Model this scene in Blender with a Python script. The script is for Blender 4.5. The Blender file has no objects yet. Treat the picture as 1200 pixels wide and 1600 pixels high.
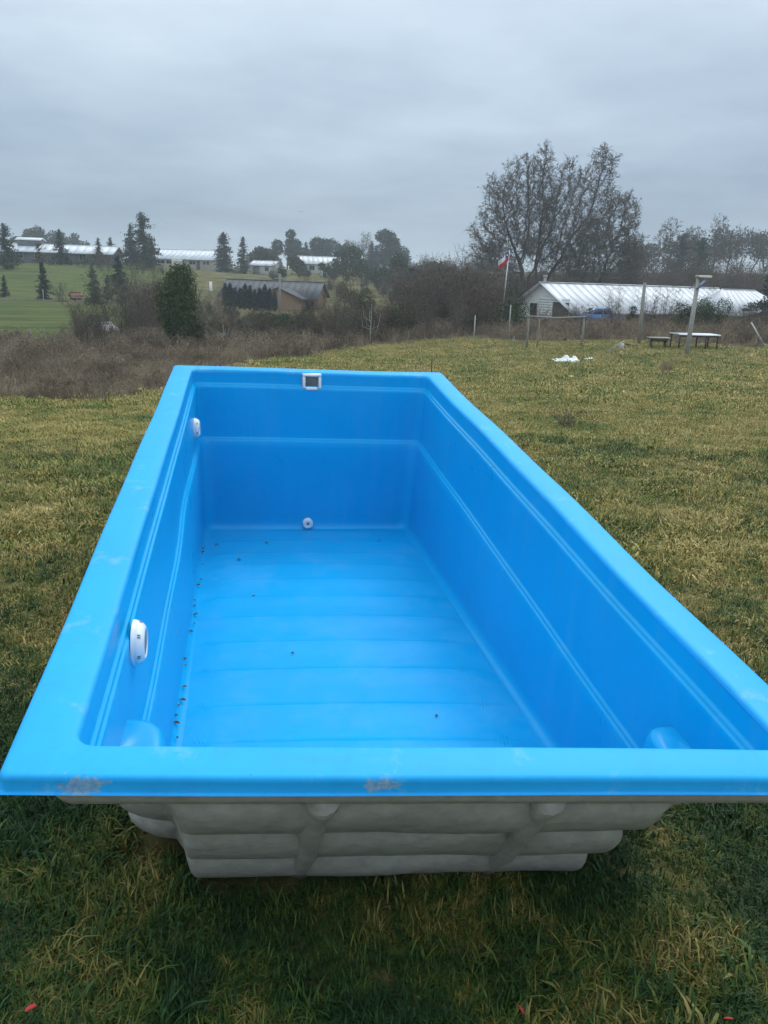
import bpy, math, random
import numpy as np
from mathutils import Matrix, Vector
from mathutils.kdtree import KDTree

R = math.radians
scene = bpy.context.scene
COL = scene.collection
rng = np.random.default_rng(7)
random.seed(7)

# ------------------------------------------------------------------ camera
F_PX, IMG_W, IMG_H = 1300.0, 1200.0, 1600.0          # focal length for the 1200x1600 photograph
EYE = np.array([0.0, 0.0, 2.9])
PITCH, ROLL = R(15.9), R(2.0)
c_f = np.array([0, math.cos(PITCH), -math.sin(PITCH)])
_r = np.array([1.0, 0, 0]); _u = np.cross(_r, c_f)
c_r = _r * math.cos(ROLL) + _u * math.sin(ROLL)
c_u = -_r * math.sin(ROLL) + _u * math.cos(ROLL)
cam_d = bpy.data.cameras.new('camera'); cam_o = bpy.data.objects.new('camera', cam_d); COL.objects.link(cam_o)
cam_d.sensor_fit = 'VERTICAL'; cam_d.sensor_height = 24.0; cam_d.lens = 24.0 * F_PX / IMG_H
cam_d.clip_start = 0.05; cam_d.clip_end = 12000
cam_o.matrix_world = Matrix(((c_r[0], c_u[0], -c_f[0], EYE[0]), (c_r[1], c_u[1], -c_f[1], EYE[1]),
                             (c_r[2], c_u[2], -c_f[2], EYE[2]), (0, 0, 0, 1)))
scene.camera = cam_o

# ------------------------------------------------------------------ sky: overcast layer over a Nishita sky
SUN_EL, SUN_AZ = R(48), R(24)          # azimuth from +Y towards +X
world = bpy.data.worlds.new('World'); scene.world = world; world.use_nodes = True
nt = world.node_tree; nt.nodes.clear()
def wn(t, **k):
    n = nt.nodes.new(t)
    for a, b in k.items(): setattr(n, a, b)
    return n
L_ = nt.links.new
sky = wn('ShaderNodeTexSky', sky_type='NISHITA', sun_disc=False, sun_elevation=SUN_EL, sun_rotation=SUN_AZ)
tc = wn('ShaderNodeTexCoord'); sep = wn('ShaderNodeSeparateXYZ'); L_(tc.outputs['Generated'], sep.inputs[0])
def math_n(op, a, b=None, clamp=False):
    n = wn('ShaderNodeMath', operation=op, use_clamp=clamp)
    for i, v in enumerate((a, b)):
        if v is None: continue
        if isinstance(v, (int, float)): n.inputs[i].default_value = v
        else: L_(v, n.inputs[i])
    return n.outputs[0]
zc = math_n('MAXIMUM', sep.outputs['Z'], 0.0)
den = math_n('ADD', zc, 0.13)                      # project on a cloud sheet
cx = math_n('DIVIDE', sep.outputs['X'], den); cy = math_n('DIVIDE', sep.outputs['Y'], den)
comb = wn('ShaderNodeCombineXYZ'); L_(cx, comb.inputs[0]); L_(cy, comb.inputs[1])
def noise(vec, scale, detail, rough, off):
    m = wn('ShaderNodeMapping'); L_(vec, m.inputs[0]); m.inputs['Location'].default_value = off
    n = wn('ShaderNodeTexNoise'); n.inputs['Scale'].default_value = scale; n.inputs['Detail'].default_value = detail
    n.inputs['Roughness'].default_value = rough; L_(m.outputs[0], n.inputs['Vector']); return n.outputs['Fac']
n1 = noise(comb.outputs[0], 0.55, 4, 0.5, (3.1, 1.7, 0)); n2 = noise(comb.outputs[0], 1.7, 6, 0.55, (9.2, 4.4, 2))
cl = math_n('ADD', math_n('MULTIPLY', math_n('SUBTRACT', n1, 0.5), 0.52), math_n('MULTIPLY', math_n('SUBTRACT', n2, 0.5), 0.24))
grad = math_n('ADD', math_n('MULTIPLY', zc, 2.35), 1.0)       # overcast sky: zenith about three times the horizon
lum = math_n('MULTIPLY', grad, math_n('ADD', cl, 1.0))
ramp = wn('ShaderNodeValToRGB'); L_(math_n('MULTIPLY', math_n('ADD', math_n('MULTIPLY', zc, 1.6), math_n('MULTIPLY', cl, 1.1)), 1.0, True), ramp.inputs[0])
ramp.color_ramp.elements[0].color = (0.238, 0.328, 0.455, 1); ramp.color_ramp.elements[0].position = 0.0
ramp.color_ramp.elements[1].color = (0.480, 0.560, 0.620, 1); ramp.color_ramp.elements[1].position = 0.6
vm = wn('ShaderNodeVectorMath', operation='SCALE'); L_(ramp.outputs[0], vm.inputs[0])
L_(math_n('MULTIPLY', lum, 10.0), vm.inputs['Scale'])
mix = wn('ShaderNodeMix', data_type='RGBA'); mix.inputs['Factor'].default_value = 0.90
L_(sky.outputs[0], mix.inputs[6]); L_(vm.outputs[0], mix.inputs[7])
bg = wn('ShaderNodeBackground'); bg.inputs['Strength'].default_value = 0.1; L_(mix.outputs[2], bg.inputs[0])
wo = wn('ShaderNodeOutputWorld'); L_(bg.outputs[0], wo.inputs[0])

sun_d = bpy.data.lights.new('sun', 'SUN'); sun_d.energy = 1.5; sun_d.angle = R(24); sun_d.color = (1.0, 0.97, 0.92)
sun_o = bpy.data.objects.new('sun', sun_d); COL.objects.link(sun_o)
sd = Vector((math.sin(SUN_AZ) * math.cos(SUN_EL), math.cos(SUN_AZ) * math.cos(SUN_EL), math.sin(SUN_EL)))
sun_o.rotation_euler = sd.to_track_quat('Z', 'Y').to_euler(); sun_o.location = (0, 0, 60)

scene.view_settings.view_transform = 'Standard'; scene.view_settings.look = 'None'
scene.view_settings.exposure = 0.0; scene.view_settings.gamma = 1.0
scene.view_settings.use_curve_mapping = False
scene.render.engine = 'CYCLES'
scene.cycles.use_denoising = True; scene.cycles.use_adaptive_sampling = True; scene.cycles.adaptive_threshold = .02
scene.cycles.max_bounces = 5; scene.cycles.diffuse_bounces = 3; scene.cycles.glossy_bounces = 3; scene.cycles.volume_bounces = 1; scene.cycles.transparent_max_bounces = 8

# ------------------------------------------------------------------ helpers: view rays, meshes, materials
def ray(u, v): return c_r * (u - 600) / F_PX + c_u * (800 - v) / F_PX + c_f
def at(u, v, d):
    """point seen at photo pixel (u,v), d metres in front (world +Y)"""
    r = ray(u, v); return EYE + r * (d / r[1])

def mesh(name, V, F, mat=None, smooth=False, attrs=None, mats=None, midx=None):
    """V (n,3); F list of int arrays (k, m)"""
    me = bpy.data.meshes.new(name)
    V = np.asarray(V, np.float32).reshape(-1, 3)
    if not isinstance(F, (list, tuple)) or (len(F) and not hasattr(F[0], 'shape')): F = [np.asarray(F, np.int32)]
    F = [np.asarray(f, np.int32) for f in F if len(f)]
    nl = sum(f.size for f in F); npoly = sum(len(f) for f in F)
    me.vertices.add(len(V)); me.vertices.foreach_set('co', V.ravel())
    me.loops.add(nl); me.polygons.add(npoly)
    me.loops.foreach_set('vertex_index', np.concatenate([f.ravel() for f in F]))
    tot = np.concatenate([np.full(len(f), f.shape[1], np.int32) for f in F])
    me.polygons.foreach_set('loop_start', np.concatenate([[0], np.cumsum(tot)[:-1]]).astype(np.int32))
    if smooth: me.polygons.foreach_set('use_smooth', np.ones(npoly, bool))
    if midx is not None: me.polygons.foreach_set('material_index', np.asarray(midx, np.int32))
    for m in (mats or ([mat] if mat else [])): me.materials.append(m)
    for k, a in (attrs or {}).items():
        at_ = me.attributes.new(k, 'FLOAT', 'POINT'); at_.data.foreach_set('value', np.asarray(a, np.float32))
    me.update(calc_edges=True); me.validate()
    return me

def obj(name, me, parent=None, loc=None, rz=None, scale=None, mat4=None):
    o = bpy.data.objects.new(name, me); COL.objects.link(o)
    if parent is not None: o.parent = parent
    if loc is not None: o.location = loc
    if rz is not None: o.rotation_euler = (0, 0, rz)
    if scale is not None: o.scale = (scale,) * 3 if np.isscalar(scale) else scale
    if mat4 is not None: o.matrix_local = mat4
    return o

def tag(o, label=None, cat=None, group=None, kind=None):
    for k, v in (('label', label), ('category', cat), ('group', group), ('kind', kind)):
        if v: o[k] = v
    return o

def thing(name, label, cat, loc=(0, 0, 0), rz=0, scale=None, group=None):
    o = obj(name, None, None, loc, rz, scale); o.empty_display_size = 0.2
    return tag(o, label, cat, group)

class MB:
    """collects geometry for one mesh"""
    def __init__(s): s.V = []; s.F = {}; s.n = 0; s.T = []
    def add(s, V, F, tone=0.5):
        V = np.asarray(V, float).reshape(-1, 3); F = np.asarray(F, int)
        s.V.append(V); s.F.setdefault(F.shape[1], []).append(F + s.n); s.n += len(V)
        s.T.append(np.full(len(V), tone) if np.isscalar(tone) else np.asarray(tone)); return s
    def box(s, lo, hi, bev=0.0, M=None):
        lo, hi = np.array(lo, float), np.array(hi, float)
        if bev <= 0:
            V = np.array([[(lo, hi)[i][0], (lo, hi)[j][1], (lo, hi)[k][2]] for i in (0, 1) for j in (0, 1) for k in (0, 1)])
            F = [[0, 1, 3, 2], [4, 6, 7, 5], [0, 4, 5, 1], [2, 3, 7, 6], [0, 2, 6, 4], [1, 5, 7, 3]]
            if M is not None: V = V @ np.array(M)[:3, :3].T + np.array(M)[:3, 3]
            return s.add(V, F)
        b = bev; V = []; idx = {}
        for ax in range(3):
            for i in (0, 1):
                for j in (0, 1):
                    for k in (0, 1):
                        p = np.array([(lo, hi)[i][0], (lo, hi)[j][1], (lo, hi)[k][2]]); sg = np.array([1 - 2 * i, 1 - 2 * j, 1 - 2 * k])
                        q = p + sg * b; q[ax] = p[ax]; idx[ax, i, j, k] = len(V); V.append(q)
        Q = []
        for ax in range(3):
            for e in (0, 1):
                o1, o2 = [a for a in range(3) if a != ax]; c = []
                for (a, d) in ((0, 0), (1, 0), (1, 1), (0, 1)):
                    t = [0, 0, 0]; t[ax] = e; t[o1] = a; t[o2] = d; c.append(idx[(ax, *t)])
                if (e == 1) == (ax == 1): c = c[::-1]
                Q.append(c)
        for ax in range(3):            # edge chamfers along axis ax
            o1, o2 = [a for a in range(3) if a != ax]
            for a in (0, 1):
                for d in (0, 1):
                    c = []
                    for (e, fa) in ((0, o1), (1, o1), (1, o2), (0, o2)):
                        t = [0, 0, 0]; t[ax] = e; t[o1] = a; t[o2] = d; c.append(idx[(fa, *t)])
                    Q.append(c)
        V = np.array(V)
        T = [[idx[0, i, j, k], idx[1, i, j, k], idx[2, i, j, k]] for i in (0, 1) for j in (0, 1) for k in (0, 1)]
        if M is not None: V = V @ np.array(M)[:3, :3].T + np.array(M)[:3, 3]
        n0 = s.n; s.add(V, Q); s.F.setdefault(3, []).append(np.array(T) + n0); return s
    def tube(s, P, rad, sides=6, cap=True, tone=0.5):
        P = np.asarray(P, float); rad = np.broadcast_to(rad, len(P)); n = len(P)
        T = np.gradient(P, axis=0); T /= np.linalg.norm(T, axis=1)[:, None] + 1e-12
        ref = np.array([0, 0, 1.0]) if abs(T[0][2]) < .9 else np.array([1.0, 0, 0])
        V = []; N = np.cross(T[0], ref); N /= np.linalg.norm(N)
        a = np.arange(sides) * 2 * np.pi / sides
        for i in range(n):
            N = N - T[i] * (N @ T[i]); N /= np.linalg.norm(N) + 1e-12; B = np.cross(T[i], N)
            V.append(P[i] + rad[i] * (np.cos(a)[:, None] * N + np.sin(a)[:, None] * B))
        V = np.concatenate(V); j = np.arange(sides); Fq = []
        for i in range(n - 1):
            Fq.append(np.stack([i * sides + j, i * sides + (j + 1) % sides, (i + 1) * sides + (j + 1) % sides, (i + 1) * sides + j], 1))
        n0 = s.n; s.add(V, np.concatenate(Fq), tone)
        if cap and sides > 2:
            s.F.setdefault(sides, []).append(np.array([list(range(sides))[::-1], [(n - 1) * sides + k for k in range(sides)]]) + n0)
        return s
    def segs(s, A, B, ra, rb, sides=3, tone=0.5):
        """batch of tapered prisms"""
        A, B = np.asarray(A, float), np.asarray(B, float); n = len(A)
        if n == 0: return s
        D = B - A; D /= np.linalg.norm(D, axis=1)[:, None] + 1e-12
        ref = np.where(np.abs(D[:, 2:3]) < .9, [[0, 0, 1.0]], [[1.0, 0, 0]])
        N = np.cross(D, ref); N /= np.linalg.norm(N, axis=1)[:, None]; M = np.cross(D, N)
        ra = np.broadcast_to(ra, n); rb = np.broadcast_to(rb, n); V = np.zeros((n, 2, sides, 3))
        for k in range(sides):
            w = np.cos(2 * np.pi * k / sides) * N + np.sin(2 * np.pi * k / sides) * M
            V[:, 0, k] = A + w * ra[:, None]; V[:, 1, k] = B + w * rb[:, None]
        base = np.arange(n)[:, None, None] * 2 * sides; k = np.arange(sides)
        q = np.stack([k, (k + 1) % sides, sides + (k + 1) % sides, sides + k], 1)[None]
        t = np.repeat(np.broadcast_to(tone, n), 2 * sides)
        return s.add(V.reshape(-1, 3), (base + q).reshape(-1, 4), t)
    def leaves(s, C, size, aspect=0.5, droop=0.0, tone=None, up=0.0, r=None):
        """rhombic leaf faces with random orientation"""
        r = r or rng; C = np.asarray(C, float); n = len(C)
        if n == 0: return s
        D = r.normal(size=(n, 3)); D[:, 2] = D[:, 2] * (1 - abs(droop)) - droop * 1.6 + up
        D /= np.linalg.norm(D, axis=1)[:, None]
        W = np.cross(D, r.normal(size=(n, 3))); W /= np.linalg.norm(W, axis=1)[:, None]
        L = np.asarray(size) * r.uniform(.6, 1.4, n); L = L[:, None]
        V = np.stack([C - D * L * .5, C + W * L * aspect * .5, C + D * L * .5, C - W * L * aspect * .5], 1)
        F = np.arange(n)[:, None] * 4 + np.arange(4)[None]
        t = r.uniform(0, 1, n) if tone is None else np.broadcast_to(tone, n)
        return s.add(V.reshape(-1, 3), F, np.repeat(t, 4))
    def me(s, name, mat=None, smooth=False):
        return mesh(name, np.concatenate(s.V), [np.concatenate(f) for f in s.F.values()], mat, smooth, {'tone': np.concatenate(s.T)})
    def build(s, name, mat, parent=None, smooth=False, **k): return obj(name, s.me(name, mat, smooth), parent, **k)

MATS = {}
class NT:
    def __init__(s, name):
        s.m = bpy.data.materials.new(name); s.m.use_nodes = True; s.t = s.m.node_tree; s.t.nodes.clear()
        s.out = s.t.nodes.new('ShaderNodeOutputMaterial'); s.b = s.t.nodes.new('ShaderNodeBsdfPrincipled')
        s.t.links.new(s.b.outputs[0], s.out.inputs[0])
    def n(s, t, **k):
        x = s.t.nodes.new(t)
        for a, b in k.items(): setattr(x, a, b)
        return x
    def l(s, a, b): s.t.links.new(a, b)
    def set(s, **k):
        for a, v in k.items():
            i = s.b.inputs[a.replace('_', ' ')]
            if hasattr(v, 'is_output'): s.l(v, i)
            else: i.default_value = v
        return s
    def pos(s, obj_space=False):
        if obj_space: return s.n('ShaderNodeTexCoord').outputs['Object']
        return s.n('ShaderNodeNewGeometry').outputs['Position']
    def noise(s, vec, scale, detail=3, rough=.55, stretch=None):
        if stretch:
            m = s.n('ShaderNodeMapping'); s.l(vec, m.inputs[0]); m.inputs['Scale'].default_value = stretch; vec = m.outputs[0]
        x = s.n('ShaderNodeTexNoise'); x.inputs['Scale'].default_value = scale; x.inputs['Detail'].default_value = detail
        x.inputs['Roughness'].default_value = rough; s.l(vec, x.inputs['Vector']); return x.outputs['Fac']
    def ramp(s, fac, *stops):
        x = s.n('ShaderNodeValToRGB'); s.l(fac, x.inputs[0]); e = x.color_ramp.elements
        while len(e) < len(stops): e.new(.5)
        for i, (p, c) in enumerate(stops): e[i].position = p; e[i].color = (*c, 1) if len(c) == 3 else c
        return x.outputs[0]
    def math(s, op, a, b=0.0, clamp=False):
        x = s.n('ShaderNodeMath', operation=op, use_clamp=clamp)
        for i, v in enumerate((a, b)):
            if isinstance(v, (int, float)): x.inputs[i].default_value = v
            else: s.l(v, x.inputs[i])
        return x.outputs[0]
    def mix(s, f, a, b):
        x = s.n('ShaderNodeMix', data_type='RGBA')
        for i, v in ((0, f), (6, a), (7, b)):
            if isinstance(v, (int, float)): x.inputs[i].default_value = v
            elif isinstance(v, tuple): x.inputs[i].default_value = (*v, 1)
            else: s.l(v, x.inputs[i])
        return x.outputs[2]
    def attr(s, name): return s.n('ShaderNodeAttribute', attribute_name=name).outputs['Fac']
    def rand(s): return s.n('ShaderNodeObjectInfo').outputs['Random']
    def bump(s, h, strength=.3, dist=.01):
        x = s.n('ShaderNodeBump'); x.inputs['Strength'].default_value = strength; x.inputs['Distance'].default_value = dist
        s.l(h, x.inputs['Height']); s.l(x.outputs[0], s.b.inputs['Normal']); return s

def M_simple(name, c1, c2=None, rough=.7, scale=6., metallic=0., spec=.5, bump=0., obj_space=True, stretch=None, bdist=.01):
    if name in MATS: return MATS[name]
    t = NT(name); p = t.pos(obj_space); f = t.noise(p, scale, 4, .6, stretch)
    c = t.ramp(f, (.3, c1), (.7, c2 or tuple(x * .7 for x in c1)))
    t.set(Base_Color=c, Roughness=rough, Metallic=metallic); t.b.inputs['Specular IOR Level'].default_value = spec
    if bump: t.bump(f, bump, bdist)
    MATS[name] = t.m; return t.m

def M_leaf(name, dark, light, third=None, rough=.75, patch=0.0):
    """foliage: colour from the leaf's own tone, with a little difference from plant to plant"""
    if name in MATS: return MATS[name]
    t = NT(name); f = t.attr('tone'); o = t.math('MULTIPLY', t.math('SUBTRACT', t.rand(), .5), .25)
    f = t.math('ADD', f, o)
    stops = [(0.0, dark), (.75, light)] + ([(1.0, third)] if third else [])
    t.set(Base_Color=t.ramp(f, *stops), Roughness=rough); t.b.inputs['Specular IOR Level'].default_value = .25
    MATS[name] = t.m; return t.m

def smooth01(x): x = np.clip(x, 0, 1); return x * x * (3 - 2 * x)

# ------------------------------------------------------------------ the pool's frame (x across, y along, z up, rim at z = 0)
PC = np.array([-0.706, -1.988, 1.699])               # where the eye is in the pool's frame
pp, py, pr = 0.381, 0.191, 0.069
PL, PA, PBF, PBN = 5.7385, 0.171, 0.1656, 0.1556
D1, D2, D3N, D3F = 0.120, 0.621, 1.024, 1.5145
WN, TW, SK = 1.1008, -0.0565, -0.0491
p_f = np.array([math.sin(py) * math.cos(pp), math.cos(py) * math.cos(pp), -math.sin(pp)])
_r = np.array([math.cos(py), -math.sin(py), 0]); _u = np.cross(_r, p_f)
p_r = _r * math.cos(pr) + _u * math.sin(pr); p_u = -_r * math.sin(pr) + _u * math.cos(pr)
P2W = np.stack([c_r, c_u, c_f], 1) @ np.stack([p_r, p_u, p_f], 0)
def pw(P):
    """pool frame -> world; the moulding is a little wider and twisted at its near end"""
    P = np.asarray(P, float).reshape(-1, 3); x, y, z = P.T; k = y / PL
    Q = np.stack([x * (WN * (1 - k) + k), y + SK * x * (1 - k), z + TW * (x / 1.25) * (1 - k)], 1)
    return (Q - PC) @ P2W.T + EYE
def floor_z(y): return -(D3N + (D3F - D3N) * (np.asarray(y) - PBN) / (PL - PBF - .09 - PBN))

# ------------------------------------------------------------------ terrain
ctrl = [tuple(q) for q in pw([(x, y, float(floor_z(y)) - .035) for x in (-.75, .75) for y in (.75, 5.4)])]
gn = np.linalg.lstsq(np.c_[np.array(ctrl)[:, :2], np.ones(4)], np.array(ctrl)[:, 2], rcond=None)[0]   # plane the pool stands on
for (x, y) in ((-6, 2), (6, 2), (0, -6), (-6, -6), (6, -6), (-14, -14), (14, -14)):
    ctrl.append((x, y, (gn[0] * x * .35 + gn[1] * min(y, 4) * .5 + gn[2])))
for (u, v, d) in [(1080, 556, 39.6), (1000, 540, 44), (900, 562, 38), (846, 505, 89), (1125, 515, 76), (1200, 512, 70), (1200, 640, 20.5),
                  (700, 548, 46), (600, 562, 38), (580, 533, 52), (100, 648, 19.5), (100, 565, 39), (280, 548, 46), (0, 540, 55),
                  (100, 530, 65), (300, 505, 75), (0, 468, 100), (100, 468, 100), (100, 411, 170), (0, 411, 165), (190, 412, 175),
                  (300, 421, 215), (430, 482, 120), (430, 432, 190), (520, 427, 200), (600, 447, 150), (600, 427, 230), (-200, 420, 160),
                  (-200, 480, 90), (-200, 560, 45), (850, 455, 150), (1150, 455, 150), (1400, 500, 80), (1400, 560, 40), (1400, 450, 150),
                  (900, 425, 230), (1200, 425, 230), (300, 412, 260), (50, 404, 240)]:
    ctrl.append(tuple(at(u, v, d)))
ctrl = np.array(ctrl)
def _phi(r2): return np.where(r2 > 0, r2 * np.log(np.maximum(r2, 1e-12)), 0)
_n = len(ctrl); _X = ctrl[:, :2] / 50.
_K = _phi(((_X[:, None] - _X[None]) ** 2).sum(-1)) + np.eye(_n) * .002; _P = np.c_[np.ones(_n), _X]
_S = np.linalg.solve(np.block([[_K, _P], [_P.T, np.zeros((3, 3))]]), np.r_[ctrl[:, 2], np.zeros(3)])
def ground(x, y):
    x, y = np.broadcast_arrays(np.asarray(x, float), np.asarray(y, float)); sh = x.shape
    q = np.stack([x.ravel(), y.ravel()], 1); ql = q.copy()
    ql[:, 0] = np.clip(ql[:, 0], -150, 150); ql[:, 1] = np.clip(ql[:, 1], -20, 255)
    Z = np.zeros(len(q))
    for i in range(0, len(q), 20000):
        a = ql[i:i + 20000] / 50.
        Z[i:i + 20000] = _phi(((a[:, None] - _X[None]) ** 2).sum(-1)) @ _S[:_n] + np.c_[np.ones(len(a)), a] @ _S[_n:]
    dist = np.hypot(q[:, 0] * .8, q[:, 1]); w = smooth01((dist - 200) / 250.)
    Z = Z * (1 - w) + (EYE[2] - 1.2) * w
    return Z.reshape(sh) if sh else float(Z[0])
def gp(u, d, v=520):
    """foot of a thing on the ground in the photo's column u, d metres ahead"""
    p = at(u, v, d); return np.array([p[0], p[1], ground(p[0], p[1])])
def PXM(d): return d / F_PX        # metres per photo pixel at distance d

def cover(x, y):
    """masks of the land's cover: brown brush, green meadow (0..1)"""
    x, y = np.asarray(x, float), np.asarray(y, float)
    u = 600 + 1300 * .955 * x / np.maximum(y, 1.)
    wob = 1.6 * np.sin(x * .55 + 1.3 * np.sin(y * .31)) + 1.1 * np.sin(x * 1.3 + y * .7)
    lo = np.interp(u, [-400, 150, 250, 400, 560, 700, 800, 900, 1000, 1200, 1600], [18.5, 20, 22, 34, 45, 50, 47, 45, 42, 42, 40])
    hi = np.interp(u, [-400, 60, 150, 300, 600, 800, 1200, 1600], [57, 57, 60, 70, 92, 84, 75, 72])
    br = smooth01((y - lo - wob * .6) / np.interp(u, [300, 600], [4.5, 6.])) * (1 - smooth01((y - hi - wob) / 5.))
    gr = smooth01((y - hi) / 8.) * smooth01((330 - u) / 90.) * (1 - smooth01((y - 190) / 40.))
    return br, gr
def bumps(x, y):
    r = np.hypot(x, y); a = np.clip(1.2 - r / 60., 0, 1)
    return a * (.020 * np.sin(x * 3.1 + 1.7 * np.sin(y * 1.9)) + .018 * np.sin(y * 4.3 + 1.1 * np.sin(x * 2.7)) + .010 * np.sin(x * 9.1 + y * 7.7))
_i2 = np.linalg.inv(P2W)
def surf(x, y):
    """ground with small unevenness, pressed flat under the pool"""
    x, y = np.asarray(x, float), np.asarray(y, float); z = ground(x, y)
    q = (np.stack([x, y, z], -1) - EYE) @ _i2.T + PC
    ax_ = np.abs(q[..., 0]) / (1 + .10 * (1 - q[..., 1] / PL)); m = smooth01((1.20 - ax_) / .11) * smooth01((q[..., 1] - .72) / .22) * smooth01((5.78 - q[..., 1]) / .2)
    return z + bumps(x, y) * (1 - m) - .055 * m

# ground sheet (polar grid round the camera, out to the horizon)
rad = np.r_[0.0, np.geomspace(.6, 40, 150), np.geomspace(41, 3200, 110)]
ang = np.sort(np.r_[np.linspace(-40, 40, 180), np.linspace(44, 316, 60)]) * np.pi / 180
na = len(ang); gx = np.outer(rad[1:], np.sin(ang)).ravel(); gy = np.outer(rad[1:], np.cos(ang)).ravel()
GV = np.c_[np.r_[0, gx], np.r_[0, gy], surf(np.r_[0, gx], np.r_[0, gy])]
i, j = np.meshgrid(np.arange(len(rad) - 2), np.arange(na), indexing='ij'); i = i.ravel(); j = j.ravel(); j2 = (j + 1) % na
GQ = np.stack([1 + i * na + j, 1 + (i + 1) * na + j, 1 + (i + 1) * na + j2, 1 + i * na + j2], 1)[:, ::-1]
GT = np.stack([np.zeros(na, int), 1 + np.arange(na), 1 + (np.arange(na) + 1) % na], 1)[:, ::-1]
cb, cg = cover(GV[:, 0], GV[:, 1])
t = NT('meadow_ground'); p = t.pos()
f1 = t.noise(p, .35, 5, .6); f2 = t.noise(p, 3.0, 4, .65); f3 = t.noise(p, 22., 3, .6)
field = t.ramp(t.math('ADD', t.math('MULTIPLY', f1, .55), t.math('ADD', t.math('MULTIPLY', f2, .30), t.math('MULTIPLY', f3, .15))),
               (.36, (.040, .030, .015)), (.46, (.070, .062, .024)), (.55, (.130, .118, .042)), (.66, (.190, .160, .066)))
brush_c = t.ramp(f2, (.3, (.035, .024, .014)), (.7, (.085, .060, .036)))
st = t.noise(p, .25, 4, .6, (.5, 2.2, 1))
green_c = t.ramp(st, (.36, (.040, .056, .012)), (.5, (.064, .090, .018)), (.66, (.105, .096, .032)))
c = t.mix(t.attr('green'), t.mix(t.attr('brush'), field, brush_c), green_c)
t.set(Base_Color=c, Roughness=.95); t.b.inputs['Specular IOR Level'].default_value = .1; t.bump(t.math('ADD', f2, f3), .6, .03)
g = obj('ground', mesh('ground', GV, [GQ, GT], t.m, True, {'brush': cb, 'green': cg})); g['kind'] = 'structure'

# ------------------------------------------------------------------ swimming pool
def gel(name, c, rough, chips=(), dust=.0, spec=.22):
    t = NT(name); p = t.pos()
    f = t.noise(p, 1.6, 4, .6); g2 = t.noise(p, 34., 3, .7); s = t.noise(p, 9., 4, .65, (1, .35, 1))
    col = t.ramp(t.math('ADD', t.math('MULTIPLY', f, .7), t.math('MULTIPLY', g2, .3)), (.25, tuple(x * .90 for x in c)), (.75, tuple(min(1, x * 1.06 + .004) for x in c)))
    if dust:
        d = t.math('MULTIPLY', t.math('SUBTRACT', t.noise(p, 2.3, 5, .68), .50), 5., True)
        col = t.mix(t.math('MULTIPLY', d, dust), col, (.33, .50, .72))
    if not chips:
        run = t.math('MULTIPLY', t.math('SUBTRACT', t.noise(p, 9., 5, .6, (1, 1, .10)), .50), 4.5, True)
        col = t.mix(t.math('MULTIPLY', run, .16), col, (.10, .38, .66))
        film = t.math('MULTIPLY', t.math('SUBTRACT', t.noise(p, .9, 5, .6), .46), 4., True)
        col = t.mix(t.math('MULTIPLY', film, .12), col, (.09, .33, .60))
    rg = t.math('ADD', t.math('MULTIPLY', f, .10), rough)
    if chips:
        n = t.noise(p, 26., 4, .6); n2 = t.noise(p, 70., 2, .6)
        for (cp, rx, ry) in chips:
            m = t.n('ShaderNodeVectorMath', operation='SUBTRACT'); t.l(p, m.inputs[0]); m.inputs[1].default_value = cp
            k = t.n('ShaderNodeVectorMath', operation='MULTIPLY'); t.l(m.outputs[0], k.inputs[0]); k.inputs[1].default_value = (1 / rx, 1 / ry, 1 / ry)
            ln = t.n('ShaderNodeVectorMath', operation='LENGTH'); t.l(k.outputs[0], ln.inputs[0])
            d = t.math('ADD', ln.outputs['Value'], t.math('MULTIPLY', t.math('SUBTRACT', n, .5), 2.6))
            w = t.math('MULTIPLY', t.math('SUBTRACT', .9, d), 4., True)
            col = t.mix(t.math('MULTIPLY', w, .58), col, t.ramp(n2, (.35, (.20, .24, .26)), (.65, (.42, .42, .38))))
        # dark specks and scuffs
        v = t.n('ShaderNodeTexVoronoi'); v.inputs['Scale'].default_value = 9.; t.l(p, v.inputs['Vector'])
        sp = t.math('MULTIPLY', t.math('SUBTRACT', .030, v.outputs['Distance']), 120., True)
        col = t.mix(t.math('MULTIPLY', sp, .55), col, (.03, .10, .16))
        wv = t.math('MULTIPLY', t.math('SUBTRACT', t.noise(p, 5., 6, .75), .565), 9., True)
        col = t.mix(t.math('MULTIPLY', wv, .30), col, (.30, .48, .62))
        for sc_, st_, am in ((7., (1, .12, 1), .30), (9., (.14, 1.2, 1), .22)):      # rubbed streaks along both directions
            w2 = t.math('MULTIPLY', t.math('SUBTRACT', t.noise(p, sc_, 5, .7, st_), .52), 5., True)
            col = t.mix(t.math('MULTIPLY', w2, am), col, (.02, .26, .62))
    t.set(Base_Color=col, Roughness=rg); t.b.inputs['Specular IOR Level'].default_value = spec
    t.bump(t.math('ADD', f, t.math('MULTIPLY', t.noise(p, 4., 2, .5), .25)), .05, .02); return t.m
chip1 = tuple(pw((-1.04, 0.0, -.035))[0]); chip2 = tuple(pw((-.25, 0.0, -.03))[0])
BLUE = (.000, .350, .710)
M_rim = gel('rim_gelcoat', (.012, .365, .800), .5, ((chip1, .085, .035), (chip2, .07, .025)))
M_basin = gel('basin_gelcoat', BLUE, .24, spec=.18)
M_floor = gel('floor_gelcoat', BLUE, .34, dust=.09, spec=.10)
M_shell = M_simple('bare_fibreglass', (.390, .382, .340), (.290, .286, .256), .7, 16., bump=.6, obj_space=False, bdist=.012)
M_white = M_simple('white_plastic', (.78, .79, .80), (.72, .73, .75), .35, 8.)
M_greyp = M_simple('grey_plastic', (.20, .22, .225), (.15, .165, .17), .5, 30.)
M_dark = M_simple('dark_gap', (.03, .032, .035), None, .6)

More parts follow.
